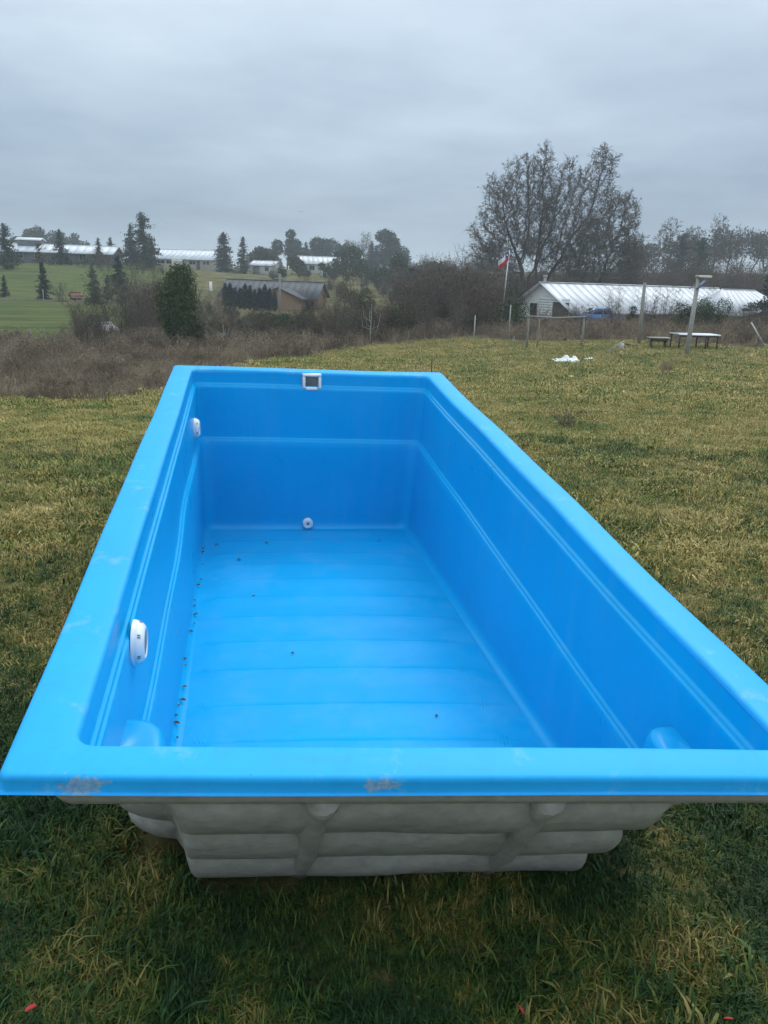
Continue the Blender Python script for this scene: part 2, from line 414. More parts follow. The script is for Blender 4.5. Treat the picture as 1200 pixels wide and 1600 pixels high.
NS, NF, NN, NC = 60, 18, 54, 6
STEP_C, STEP_W = .055, .745      # where the narrower near end steps back to the corners
def ring(hw, yfar, ync, ynk, r, zfun, bow=0.0):
    """closed loop of the moulding; near edge ync in the middle, ynk at the corners"""
    a = np.linspace(0, np.pi / 2, NC + 2)[1:-1]; pts = []
    yl = np.linspace(ynk + r, yfar - r, NS); bw = bow * 1.5 * (np.sin((yl - ynk) * 1.05 + .7) + .35 * np.sin((yl - ynk) * 3.4)) * np.sin(np.pi * (yl - ynk) / (yfar - ynk))
    pts += list(np.c_[-hw + bw, yl])
    pts += [(-hw + r - r * math.cos(q), yfar - r + r * math.sin(q)) for q in a]
    pts += list(np.c_[np.linspace(-hw + r, hw - r, NF), np.full(NF, yfar)])
    pts += [(hw - r + r * math.sin(q), yfar - r + r * math.cos(q)) for q in a]
    pts += list(np.c_[np.full(NS, hw), yl[::-1]])
    pts += [(hw - r + r * math.cos(q), ynk + r - r * math.sin(q)) for q in a]
    xs = np.r_[np.linspace(hw - r, .90 if hw - r > .9 else hw - r - .001, 5)[:-1], np.linspace(.90 if hw - r > .9 else hw - r - .001, .66, 9)]; xn = np.r_[xs, np.linspace(.66, -.66, NN - 26 + 2)[1:-1], -xs[::-1]]; pts += list(np.c_[xn, ync + (ynk - ync) * smooth01((np.abs(xn + STEP_C) - STEP_W) / .07)])
    pts += [(-hw + r - r * math.sin(q), ynk + r - r * math.cos(q)) for q in a]
    pts = np.array(pts, float)
    return np.c_[pts, zfun(pts[:, 1], pts[:, 0])]
def loft(rings):
    n = len(rings[0]); k = np.arange(n); F = []
    for i in range(len(rings) - 1):
        F.append(np.stack([i * n + k, i * n + (k + 1) % n, (i + 1) * n + (k + 1) % n, (i + 1) * n + k], 1))
    return np.concatenate(rings), np.concatenate(F)
Z = lambda z: (lambda y, x: np.full(len(y), float(z)))
pool_base = pw((0, 2.9, float(floor_z(2.9)) - .035))[0]
pool = thing('swimming_pool', 'long light blue fibreglass swimming pool shell standing empty on the grass', 'swimming pool', tuple(pool_base))
def pmesh(name, V, F, mat, smooth=True, parent=None, off=None):
    W = pw(V) - pool_base
    return obj(name, mesh(name, W, F, mat, smooth), parent or pool)
# rim: lip, flange, rounded inner edge
wav = lambda z, k=1.: (lambda y, x: z + k * .006 * np.sin(y * 1.7 + x * 2.1) + k * .004 * np.sin(y * 3.9 - x))
rim = []
for (o, z, r) in [(.012, -.058, .02), (.004, -.060, .024), (0, -.052, .026), (0, -.020, .028), (-.002, -.009, .03), (-.008, -.002, .035), (-.018, 0, .04),
                  (-.06, .003, .05), (-.11, .003, .055), (-.150, .001, .06), (-.163, -.003, .06), (-.170, -.011, .06), (-.172, -.024, .06)]:
    k = -o
    rim.append(ring(1.25 - k, PL - k * .97, k * .91, k * .91, r, wav(z)))
pmesh('rim', *loft(rim), M_rim)
# basin walls: two moulded double ledges, cove, floor
hi, yf0, yn0 = 1.25 - .172, PL - .167, .1565
def inner(ins, lev, r=.06, bow=0.):
    """lev: ('z', depth) or ('f', fraction between ledge 2 and floor)"""
    if lev[0] == 'z':
        zf = wav(-lev[1], .6); dep = lev[1]
    else:
        zf = lambda y, x, f=lev[1]: (-(D2 + .03) * (1 - f) + f * floor_z(y)); dep = D2 + .03 + lev[1] * (D3N - D2)
    near = max(0., dep - .2)
    return ring(hi - ins, yf0 - ins, yn0 + ins + near * .71, yn0 + ins + near * .80 + .18 * smooth01(near / .15), r, zf, bow)
B = [inner(0, ('z', .024)), inner(.002, ('z', .05)), inner(.004, ('z', D1 - .012)), inner(.005, ('z', D1 - .004)),
     inner(.008, ('z', D1)), inner(.016, ('z', D1 + .003)), inner(.019, ('z', D1 + .006)), inner(.020, ('z', D1 + .016)), inner(.023, ('z', D1 + .020)),
     inner(.030, ('z', D1 + .022)), inner(.033, ('z', D1 + .026)), inner(.034, ('z', D1 + .05))]
for q in np.linspace(.2, .9, 6): B.append(inner(.034 + .006 * q, ('z', D1 + .05 + q * (D2 - D1 - .07)), .06 + .03 * q, .012 * q))
B += [inner(.041, ('z', D2 - .010), .09, .012), inner(.042, ('z', D2 - .003), .09, .012), inner(.045, ('z', D2), .09, .012), inner(.053, ('z', D2 + .003), .09, .012),
      inner(.056, ('z', D2 + .007), .09, .012), inner(.057, ('z', D2 + .017), .09, .012), inner(.060, ('z', D2 + .020), .09, .012), inner(.067, ('z', D2 + .022), .09, .012),
      inner(.070, ('z', D2 + .027), .09, .012)]
for q in (.08, .25, .5, .75, .88): B.append(inner(.072 + .030 * q, ('f', q), .10, .010))
for q in np.linspace(0, np.pi / 2, 7)[1:]: B.append(inner(.100 + .055 * (1 - math.cos(q)), ('f', .90 + .1 * math.sin(q)), .11, .006))
pmesh('basin_wall', *loft(B), M_basin)
# floor with shallow arched ridges across it
FX = np.linspace(-(hi - .125), hi - .125, 121); FY = np.linspace(0, 1, 420)
RIBS = [(5.08, .4), (4.73, .8), (4.425, .9), (4.085, 1.), (3.722, 1.), (3.349, 1.), (2.933, 1.), (2.533, 1.), (2.093, .8), (1.70, .8), (1.30, .8)]
XX, YY = np.meshgrid(FX, FY); _yn = .90 + .26 * smooth01((np.abs(XX + STEP_C) - STEP_W) / .07); YY = _yn + YY * (yf0 - .125 - _yn); yy = YY - .06 * (1 - (XX / 1.0) ** 2) + .012 * np.sin(XX * 2.3 + YY)
H = np.zeros_like(XX); edge = smooth01((.95 - np.abs(XX)) / .22)
for (y0, a) in RIBS:
    d = yy - (y0 - .06)           # a low step: long run-up on the near side, short drop behind
    H += a * edge * np.where(d > 0, np.exp(-(d / .030) ** 2), np.exp(-(d / .16) ** 2)) * .021
ZF = floor_z(YY) + H + .003 * np.sin(XX * 1.9 + YY * .8)
k, l = np.meshgrid(np.arange(len(FY) - 1), np.arange(len(FX) - 1), indexing='ij'); k = k.ravel(); l = l.ravel(); m = len(FX)
pmesh('floor', np.stack([XX, YY, ZF], -1).reshape(-1, 3), np.stack([k * m + l, k * m + l + 1, (k + 1) * m + l + 1, (k + 1) * m + l], 1), M_floor)
# moulded corner seats at the near end
for sx in (-1, 1):
    S = []; zt_ = -.40 if sx < 0 else -.36; ye = .86 if sx < 0 else .78; wd = .15 if sx < 0 else .13
    for (o, z) in [(.0, zt_ - .34), (.002, zt_ - .16), (.006, zt_ - .05), (.012, zt_ - .022), (.022, zt_ - .008), (.045, zt_), (.08, zt_ + .003), (.13, zt_ + .004), (.20, zt_ + .004), (.28, zt_ + .004), (.45, zt_ + .004)]:
        w_, y1, ys = wd - o * .55, ye - o, .22 + (-z) * .80
        pts = []
        for q in np.linspace(0, 1, 26):
            a = q * np.pi / 2
            pts.append((sx * (hi - .036 - max(-.012, w_) * abs(math.cos(a)) ** .5), ys + max(.002, y1 - ys) * abs(math.sin(a)) ** .5, z + .010 * q * q * (z > zt_ - .03)))
        S.append(np.array(pts))
    n = len(S[0]); V = np.concatenate(S); F = []
    for i_ in range(len(S) - 1):
        q = np.arange(n - 1); F.append(np.stack([i_ * n + q, i_ * n + q + 1, (i_ + 1) * n + q + 1, (i_ + 1) * n + q], 1))
    F = np.concatenate(F); F = F if sx > 0 else F[:, ::-1]
    so = pmesh('corner_seat', V, F, M_basin)
# outer shell: upper band, four cushioned tiers, bottom
def outer(off, frac, r=.10):
    r = .10 + .10 * smooth01(frac / .1)
    """frac 0 at 0.2 m under the rim, 1 at the ground"""
    zf = lambda y, x, f=frac: -.2 * (1 - f) + f * (floor_z(y) - .035)
    dep = max(0, frac) * (D3N - .2 + .035)
    ins = .01 + .085 * max(0, frac)
    return ring(hi + .035 - ins + off, yf0 + .04 - ins + off, yn0 - .035 + dep * .70 - off, yn0 - .035 + dep * .78 + .18 * smooth01(dep / .15) - off, r, zf)
S = [ring(hi + .06, yf0 + .06, .055, .055, .05, Z(-.05)), ring(hi + .06, yf0 + .06, .055, .055, .05, Z(-.13)), ring(hi + .05, yf0 + .05, .065, .065, .05, Z(-.155)),
     ring(hi + .03, yf0 + .03, .10, .10, .06, Z(-.17)), outer(.0, 0)]
tiers = [0, .35, .69, 1.0]
for a, b in zip(tiers[:-1], tiers[1:]):
    for q in (0.02, .07, .16, .3, .5, .7, .86, .94, .985):
        S.append(outer(.056 * (1 - abs(2 * q - 1) ** 2.6) - .014 + .022 * q - (.075 * max(0, (q - .55) / .45) ** 2 if b == 1. else 0), a + (b - a) * q))
S += [outer(-.03, 1.0), outer(-.25, 1.003)]
_w = np.random.default_rng(5)
for k_, rg_ in enumerate(S[5:-2]):          # hand-laid mat: slightly uneven
    q = rg_; b_ = .004 * np.sin(q[:, 0] * 6.1 + q[:, 1] * 4.7 + k_ * .4) + .002 * np.sin(q[:, 0] * 13. - q[:, 1] * 9. + k_ * 1.1) + .0008 * _w.normal(size=len(q))
    q[:, 1] += b_; q[:, 2] += .6 * b_ * np.sin(q[:, 0] * 3 + 1)
V, F = loft(S); nr = len(S[0]); nb = (len(S) - 1) * nr
shell = pmesh('outer_shell', V, F[:, ::-1], M_shell)
bp = S[-1]; cen = bp.mean(0)[None]; kk = np.arange(nr)
pmesh('shell_bottom', np.r_[bp, cen], np.stack([kk, (kk + 1) % nr, np.full(nr, nr)], 1), M_shell, False, shell); 
def stiff(path, r0, r1):
    mb = MB(); P = np.array(path); t_ = np.linspace(0, 1, 14)
    Q = np.stack([np.interp(t_, np.linspace(0, 1, len(P)), P[:, q]) for q in range(3)], 1)
    Q[:, 0] += .006 * np.sin(t_ * 9); mb.tube(Q, np.linspace(r0, r1, 14) * (1 + .12 * np.sin(t_ * 25 + 1) + .07 * np.sin(t_ * 41)), 12)
    V = pw(np.concatenate(mb.V)) - pool_base
    return obj('stiffener', mesh('stiffener', V, [np.concatenate(f) for f in mb.F.values()], M_shell, True), shell)
for x0, x1 in ((-.395, -.415), (.285, .330)):
    zb = float(floor_z(.65)) - .03
    stiff([(x0, .085, -.16), (x0 * .98 + x1 * .02, .115, -.21), (x0 * .5 + x1 * .5, .115 + .70 * .40 - .042, -.6), (x1, .115 + .70 * .80 - .020, zb + .075)], .046, .032)
for sx in (-1, 1):
    for yy_ in (1.5, 2.6, 3.7, 4.8):
        zb = float(floor_z(yy_)) - .03
        stiff([(sx * (hi + .055), yy_, -.14), (sx * (hi + .055), yy_, -.25), (sx * (hi + .02), yy_, (zb - .2) / 2), (sx * (hi - .03), yy_, zb + .02)], .05, .04)
# pool lamps on the left wall
def lamp(y0, z0, rad, lab):
    xw = -(hi - .036)
    lp = MB(); prof = [(0.0, rad * 1.02), (.010, rad * 1.03), (.013, rad * .98), (.016, rad * 1.0), (.034, rad * .90), (.046, rad * .74), (.049, rad * .66), (.044, rad * .62)]
    nsd = 32; a = np.arange(nsd) * 2 * np.pi / nsd
    V = np.concatenate([np.c_[np.full(nsd, xw + h), y0 + r_ * np.cos(a), z0 + r_ * np.sin(a)] for h, r_ in prof]); F = []
    q = np.arange(nsd)
    for i_ in range(len(prof) - 1): F.append(np.stack([i_ * nsd + q, i_ * nsd + (q + 1) % nsd, (i_ + 1) * nsd + (q + 1) % nsd, (i_ + 1) * nsd + q], 1))
    body = pmesh('underwater_lamp', V, np.concatenate(F), M_white, True); body['label'] = lab
    rl = rad * .63; V2 = [(xw + .049, y0, z0)] + [(xw + .043, y0 + rl * math.cos(b), z0 + rl * math.sin(b)) for b in a]
    pmesh('lens', np.array(V2), np.stack([np.zeros(nsd, int), 1 + q, 1 + (q + 1) % nsd], 1), M_greyp, True, body)
    for b in np.arange(6) * np.pi / 3 + .25:           # slots in the ring
        for o in (-.055, .055):
            c0 = b + o; dr = np.array([0, math.cos(c0), math.sin(c0)]); tg = np.array([0, -math.sin(c0), math.cos(c0)])
            base = np.array([xw, y0, z0]); V3 = []
            for (h, rr) in ((.0225, .965), (.0345, .898)):
                for s_ in (-1, 1): V3.append(base + dr * rad * rr + np.array([h + .0015, 0, 0]) + dr * .001 + tg * s_ * rad * .035)
            pmesh('slot', np.array(V3), np.array([[0, 1, 3, 2]]), M_greyp, False, body)
lamp(1.11, -.205, .094, 'nearer of two round white lamps on the left wall')
lamp(5.12, -.420, .088, 'farther of two round white lamps on the left wall')
# skimmer mouth on the far wall
def pbox(name, lo, hi_, mat, bev=.006, parent=None):
    mb = MB().box(lo, hi_, bev); V = np.concatenate(mb.V)
    return pmesh(name, V, [np.concatenate(f) for f in mb.F.values()], mat, False, parent)
sx0, sx1, sz0, sz1, yw = -.095, .080, -.155, -.006, yf0 - .012
sk = pbox('skimmer', (sx0, yw - .018, sz1 - .026), (sx1, yw + .02, sz1), M_white); sk['label'] = 'white square skimmer mouth on the far wall'
pbox('frame_bar', (sx0, yw - .018, sz0 + .012), (sx0 + .03, yw + .02, sz1 - .0262), M_white, .006, sk)
pbox('frame_bar', (sx1 - .03, yw - .018, sz0 + .012), (sx1, yw + .02, sz1 - .0262), M_white, .006, sk)
pbox('frame_sill', (sx0 + .0305, yw - .034, sz0), (sx1 - .0305, yw + .02, sz0 + .026), M_white, .008, sk)
pbox('flap', (sx0 + .031, yw - .004, sz0 + .03), (sx1 - .031, yw + .01, sz1 - .027), M_greyp, .002, sk)
for q in range(5): pbox('flap_rib', (sx0 + .034, yw - .008, sz0 + .04 + q * .017), (sx1 - .034, yw - .0042, sz0 + .046 + q * .017), M_greyp, .001, sk)
# round drain fitting at the foot of the far wall
dn = 20; a = np.arange(dn) * 2 * np.pi / dn; q = np.arange(dn); yd, zd = yf0 - .135, float(floor_z(5.44)) + .062
prof = [(0.03, .050), (-.012, .050), (-.020, .046), (-.021, .030), (-.016, .014)]
V = np.concatenate([np.c_[r_ * np.cos(a) - .012, np.full(dn, yd + h), zd + r_ * np.sin(a)] for h, r_ in prof]); F = []
for i_ in range(len(prof) - 1): F.append(np.stack([i_ * dn + q, i_ * dn + (q + 1) % dn, (i_ + 1) * dn + (q + 1) % dn, (i_ + 1) * dn + q], 1))
dr = pmesh('drain_fitting', V, np.concatenate(F), M_white)
pmesh('drain_eye', np.r_[[(-.012, yd - .008, zd)], np.c_[.014 * np.cos(a) - .012, np.full(dn, yd - .016), zd + .014 * np.sin(a)]],
      np.stack([np.zeros(dn, int), 1 + q, 1 + (q + 1) % dn], 1), M_greyp, True, dr)

# ------------------------------------------------------------------ instanced ground cover (uncountable: stuff)
def scatter(name, protos, P, rot, scl, idx, label, cat):
    pc = bpy.data.collections.new(name + '_blades')
    for k_, me_ in enumerate(protos):
        o = bpy.data.objects.new('%s_proto_%02d' % (name, k_), me_); pc.objects.link(o)
    me = bpy.data.meshes.new(name); me.vertices.add(len(P)); me.vertices.foreach_set('co', np.asarray(P, np.float32).ravel())
    a1 = me.attributes.new('rot', 'FLOAT_VECTOR', 'POINT'); a1.data.foreach_set('vector', np.asarray(rot, np.float32).ravel())
    a2 = me.attributes.new('scl', 'FLOAT', 'POINT'); a2.data.foreach_set('value', np.asarray(scl, np.float32))
    a3 = me.attributes.new('idx', 'INT', 'POINT'); a3.data.foreach_set('value', np.asarray(idx, np.int32))
    o = obj(name, me); tag(o, label, cat, None, 'stuff')
    ng = bpy.data.node_groups.new(name, 'GeometryNodeTree')
    ng.interface.new_socket('Geometry', in_out='INPUT', socket_type='NodeSocketGeometry'); ng.interface.new_socket('Geometry', in_out='OUTPUT', socket_type='NodeSocketGeometry')
    gi = ng.nodes.new('NodeGroupInput'); go = ng.nodes.new('NodeGroupOutput'); ip = ng.nodes.new('GeometryNodeInstanceOnPoints')
    ci = ng.nodes.new('GeometryNodeCollectionInfo'); ci.inputs['Collection'].default_value = pc; ci.inputs['Separate Children'].default_value = True; ci.inputs['Reset Children'].default_value = True
    def na(nm, dt):
        x = ng.nodes.new('GeometryNodeInputNamedAttribute'); x.data_type = dt; x.inputs['Name'].default_value = nm; return x.outputs[0]
    lk = ng.links.new
    lk(gi.outputs[0], ip.inputs['Points']); lk(ci.outputs[0], ip.inputs['Instance']); ip.inputs['Pick Instance'].default_value = True
    lk(na('idx', 'INT'), ip.inputs['Instance Index']); lk(na('scl', 'FLOAT'), ip.inputs['Scale'])
    e = ng.nodes.new('FunctionNodeEulerToRotation'); lk(na('rot', 'FLOAT_VECTOR'), e.inputs[0]); lk(e.outputs[0], ip.inputs['Rotation'])
    lk(ip.outputs[0], go.inputs[0])
    md = o.modifiers.new('scatter', 'NODES'); md.node_group = ng
    return o
def blades(n, lmin, lmax, width, spread, bend, mat, nseg=3, tone=None):
    ang_ = rng.uniform(0, 2 * np.pi, n); rr = spread * np.sqrt(rng.uniform(0, 1, n)); base = np.c_[rr * np.cos(ang_), rr * np.sin(ang_), np.full(n, -.01)]
    ln = rng.uniform(lmin, lmax, n); az = rng.uniform(0, 2 * np.pi, n); lean = rng.uniform(.1, 1, n) * bend
    w = width * rng.uniform(.6, 1.3, n); side = np.c_[-np.sin(az), np.cos(az), np.zeros(n)]; V = []; tt = rng.uniform(0, 1, n) if tone is None else tone
    for k_ in range(nseg + 1):
        s_ = k_ / nseg; an = lean * s_ * 1.1
        h = base + np.c_[np.cos(az) * np.sin(an) * s_ * ln, np.sin(az) * np.sin(an) * s_ * ln, np.cos(an) * s_ * ln]
        wd = (w * (1 - s_ ** 1.7) + .0004)[:, None]; V += [h - side * wd, h + side * wd]
    V = np.stack(V, 1); m_ = 2 * (nseg + 1); F = []
    for k_ in range(nseg): F.append(np.arange(n)[:, None] * m_ + np.array([[2 * k_, 2 * k_ + 1, 2 * k_ + 3, 2 * k_ + 2]]))
    return mesh('blades', V.reshape(-1, 3), np.concatenate(F), mat, True, {'tone': np.repeat(tt, m_)})
# grass: green blades among straw, in patches
def grass_mat(name, shift, gain, amp, tw=.55):
    t = NT(name); p = t.pos(); tone = t.attr('tone')
    pt = t.math('ADD', t.math('MULTIPLY', t.math('SUBTRACT', t.noise(p, .45, 3, .6), .5), 1.5), t.math('ADD', t.math('MULTIPLY', t.math('SUBTRACT', t.noise(p, 1.7, 3, .6), .5), 1.2), t.math('MULTIPLY', t.math('SUBTRACT', t.noise(p, 7., 2, .6), .5), .8)))
    fr = t.math('ADD', t.math('ADD', t.math('MULTIPLY', tone, tw), t.math('MULTIPLY', t.rand(), .30)), t.math('ADD', t.math('MULTIPLY', pt, amp), shift))
    cs = [(.02, (.014, .042, .012)), (.26, (.038, .086, .016)), (.46, (.108, .120, .020)), (.62, (.215, .172, .048)), (.95, (.330, .255, .105))]
    t.set(Base_Color=t.ramp(fr, *[(q, tuple(min(.6, x * gain) for x in c_)) for q, c_ in cs]), Roughness=.6); t.b.inputs['Specular IOR Level'].default_value = .25
    return t.m
M_grass = grass_mat('grass_blade', -.31, 1.08, 1.1, .48); M_grass2 = grass_mat('pasture_blade', .25, 1.50, .55, .34)
def pick(npts, dmin, dmax, half, power=1.0):
    d = dmin * (dmax / dmin) ** rng.uniform(0, 1, npts) if power == 0 else (dmin ** power + rng.uniform(0, 1, npts) * (dmax ** power - dmin ** power)) ** (1 / power)
    a = rng.uniform(-half, half, npts); return d * np.sin(a), d * np.cos(a), d
def in_pool(x, y):
    q = (np.stack([x, y, ground(x, y)], -1) - EYE) @ _i2.T + PC; ax_ = np.abs(q[:, 0]) / (1 + .10 * (1 - q[:, 1] / PL))
    return (ax_ < 1.10) & (q[:, 1] > np.where(ax_ < .80, .70, 1.0)) & (q[:, 1] < 5.62)
g_near = [blades(34, .022, .075, .0030, .070, 1.9, M_grass) for _ in range(6)] + [blades(18, .02, .06, .0060, .055, 2.0, M_grass) for _ in range(2)] + [blades(34, .03, .085, .0024, .06, 1.6, M_grass, tone=rng.uniform(.7, 1.2, 34)) for _ in range(2)]
g_turn = [blades(34, .022, .065, .0034, .085, 1.9, M_grass2) for _ in range(5)]
g_mid = [blades(36, .025, .07, .0048, .13, 1.9, M_grass2, 2) for _ in range(6)]
g_far = [blades(50, .03, .085, .012, .38, 1.8, M_grass2, 2) for _ in range(6)]
def lay(name, protos, n, d0, d1, half, pw_, smin, smax, label, keep=None):
    x, y, d = pick(n, d0, d1, half, pw_); br, gr = cover(x, y); k_ = (~in_pool(x, y)) & (br < rng.uniform(.25, .8, n)) & (gr < .5)
    x, y = x[k_], y[k_]; n = len(x); cl_ = .75 + .5 * (np.sin(x * 2.3 + 1.3 * np.sin(y * 1.7)) * np.sin(y * 2.9 + x) * .5 + .5)
    scatter(name, protos, np.c_[x, y, surf(x, y)], np.c_[rng.normal(0, .12, n), rng.normal(0, .12, n), rng.uniform(0, 6.28, n)],
            rng.uniform(smin, smax, n) * cl_ * np.where(rng.uniform(0, 1, n) < .03, 1.7, 1.), rng.integers(0, len(protos), n), label, 'grass')
lay('near_grass', g_near, 60000, 1.2, 15, R(44), 1.15, .6, 1.25, 'short patchy green and straw grass around the pool')
lay('turning_grass', g_turn, 26000, 4.5, 12, R(40), 2.2, .6, 1.2, 'paler straw grass showing between the green beside the pool')
lay('middle_grass', g_mid, 84000, 7.5, 25, R(38), 1.6, .7, 1.4, 'olive and straw pasture grass past the pool')
lay('far_grass', g_far, 46000, 22, 62, R(33), 1.5, .7, 1.3, 'yellowish pasture grass reaching to the brush')

# ------------------------------------------------------------------ plants
M_bark = M_simple('grey_bark', (.085, .072, .058), (.045, .038, .031), .9, 3., spec=.15)
M_twig = M_leaf('bare_twig', (.050, .040, .032), (.115, .095, .075), rough=.9)
M_twig_red = M_leaf('reddish_twig', (.055, .036, .028), (.120, .085, .064), rough=.9)
M_pale_bark = M_simple('pale_bark', (.42, .41, .38), (.25, .24, .22), .85, 8., spec=.2)
M_lichen = M_leaf('lichen_and_dry_leaf', (.055, .045, .032), (.135, .110, .075), (.180, .165, .120))
M_conifer = M_leaf('conifer_needles', (.010, .022, .014), (.034, .058, .034), (.060, .085, .050))
M_conifer2 = M_leaf('grey_green_needles', (.022, .034, .024), (.058, .075, .052), (.090, .105, .075))
M_ever = M_leaf('evergreen_leaf', (.012, .024, .009), (.040, .062, .020), (.080, .095, .032))
M_olive = M_leaf('olive_leaf', (.022, .028, .012), (.062, .066, .026), (.100, .090, .040))
M_euca = M_leaf('eucalyptus_leaf', (.016, .028, .020), (.045, .066, .046), (.070, .090, .064))
M_bright = M_leaf('drooping_green_leaf', (.016, .034, .010), (.068, .105, .026), (.140, .165, .052))
M_hedge = M_leaf('hedge_needles', (.006, .016, .013), (.016, .036, .028), (.028, .055, .042))
M_russet = M_leaf('russet_leaf', (.050, .024, .018), (.120, .060, .044), (.150, .090, .070))

def blob_points(n, lobes, shell=.55, r=None):
    """points in a set of ellipsoids (cx,cy,cz,rx,ry,rz), denser towards the outside"""
    r = r or rng; L = np.array(lobes, float); vol = L[:, 3] * L[:, 4] * L[:, 5]; w = vol ** .75; w /= w.sum()
    k = r.choice(len(L), n, p=w); d = r.normal(size=(n, 3)); d /= np.linalg.norm(d, axis=1)[:, None]
    rr = (shell + (1 - shell) * r.uniform(0, 1, n)) ** .7 * r.uniform(.75, 1.08, n)
    return L[k, :3] + d * rr[:, None] * L[k, 3:], k
def trunk_limbs(mb, h, r0, targets, base=(0, 0, 0), split=.35, lean=0., sides=7):
    """tapered trunk with limbs curving out to the lobes"""
    b = np.array(base, float); top = b + np.array([lean, 0, h]); z = np.linspace(0, 1, 7)
    P = b + (top - b) * z[:, None] + np.c_[.03 * h * np.sin(z * 5), .03 * h * np.sin(z * 4 + 1), z * 0]
    mb.tube(P, r0 * (1 - .8 * z), sides)
    for q in targets:
        q = np.array(q, float); s = P[int(np.clip((split + .4 * random.random()) * 6, 1, 5))]
        m_ = (s + q) / 2 + np.array([0, 0, -.12 * np.linalg.norm(q - s)]); tt = np.linspace(0, 1, 6)[:, None]
        mb.tube((1 - tt) ** 2 * s + 2 * tt * (1 - tt) * m_ + tt ** 2 * q, r0 * .42 * (1 - .85 * tt[:, 0]), 5)

def colonise(A, nodes, parents, step, infl, kill, iters, r):
    """space colonisation: grows a branch skeleton into the points A"""
    N = [np.array(n, float) for n in nodes]; par = list(parents); A = np.array(A, float); alive = np.ones(len(A), bool)
    for it in range(iters):
        kd = KDTree(len(N))
        for i_, p_ in enumerate(N): kd.insert(p_, i_)
        kd.balance(); acc = {}
        for ai in np.nonzero(alive)[0]:
            co, i_, dd = kd.find(A[ai])
            if dd < kill: alive[ai] = False; continue
            if dd < infl:
                v = (A[ai] - N[i_]) / dd
                if i_ in acc: acc[i_] += v
                else: acc[i_] = v.copy()
        if not acc: break
        for i_, v in acc.items():
            n_ = np.linalg.norm(v)
            if n_ < 1e-3: continue
            v = v / n_ + r.normal(0, .16, 3); v /= np.linalg.norm(v); N.append(N[i_] + v * step); par.append(i_)
        if len(N) > 9000: break
    return np.array(N), np.array(par)
def pipe_radius(par, tip, expo=2.1):
    n = len(par); acc = np.zeros(n); kids = np.zeros(n, int)
    for i_ in range(n - 1, 0, -1):
        if par[i_] < 0: continue
        if acc[i_] == 0: acc[i_] = tip ** expo
        acc[par[i_]] += acc[i_]; kids[par[i_]] += 1
    acc[acc == 0] = tip ** expo
    return acc ** (1 / expo), kids
def bare_tree(seed, h, trunks, lobes, n_attr, step, tip=.012, rmax=.6, twig=.8, ntw=3, leafn=0, leaf=.2, shell=.1, twr=.010):
    """trunk mesh and crown mesh of a leafless tree grown into lobes"""
    r = np.random.default_rng(seed); A, _ = blob_points(n_attr, lobes, shell, r)
    nodes, par = [], []
    for (bx, by, tx, ty, th) in trunks:
        k_ = max(3, int(th / step)); pv = -1
        for i_ in range(k_):
            s_ = i_ / (k_ - 1); nodes.append((bx + (tx - bx) * s_ + .12 * math.sin(s_ * 6 + seed), by + (ty - by) * s_, th * s_)); par.append(pv); pv = len(nodes) - 1
    N, par = colonise(A, nodes, par, step, step * 9, step * 1.5, 160, r)
    rd, kids = pipe_radius(par, tip); rd = np.minimum(rd, rmax)
    ok = par >= 0; a_, b_ = N[par[ok]], N[ok]; ra, rb = rd[par[ok]], rd[ok]; rb_ = np.minimum(rb * 1.05, ra); ra = np.minimum(ra, rb_ * 1.25)
    big = rb > tip * 4.
    tr = MB(); tr.segs(a_[big], b_[big] + (b_[big] - a_[big]) * .06, ra[big], rb_[big], 7)
    cr = MB(); cr.segs(a_[~big], b_[~big], ra[~big], rb_[~big], 3, r.uniform(0, 1, (~big).sum()))
    thin = np.nonzero(ok & (rd < tip * 5.))[0]
    src = np.repeat(thin, ntw); n = len(src); d = r.normal(size=(n, 3)); d[:, 2] += .35
    dirp = N[src] - N[np.maximum(par[src], 0)]; d = d * .6 + dirp / (np.linalg.norm(dirp, axis=1)[:, None] + 1e-9) * .7
    d /= np.linalg.norm(d, axis=1)[:, None]; ln = twig * r.uniform(.4, 1.2, n)[:, None]; e1 = N[src] + d * ln
    cr.segs(N[src], e1, twr, twr * .6, 3, r.uniform(0, 1, n))
    d2 = d + r.normal(0, .55, (n, 3)); d2 /= np.linalg.norm(d2, axis=1)[:, None]; m_ = N[src] + d * ln * .55
    cr.segs(m_, m_ + d2 * ln * .6, twr * .7, twr * .4, 3, r.uniform(0, 1, n))
    lf = None
    if leafn:
        lf = MB(); k_ = r.integers(0, n, leafn); lf.leaves((m_ + (e1 - m_) * r.uniform(0, 1, (n, 1)))[k_] + r.normal(0, .08, (leafn, 3)), leaf, .7, r=r)
    return tr, cr, lf

TREE_CACHE = {}
def cached(key, fn):
    if key not in TREE_CACHE: TREE_CACHE[key] = fn()
    return TREE_CACHE[key]
def plant(name, label, cat, foot, parts, scale=1., rz=None, group=None):
    """parts: list of (part name, mesh data)"""
    o = thing(name, label, cat, tuple(foot), random.uniform(0, 6.28) if rz is None else rz, scale, group)
    for pn, me in parts: obj(pn, me, o)
    return o

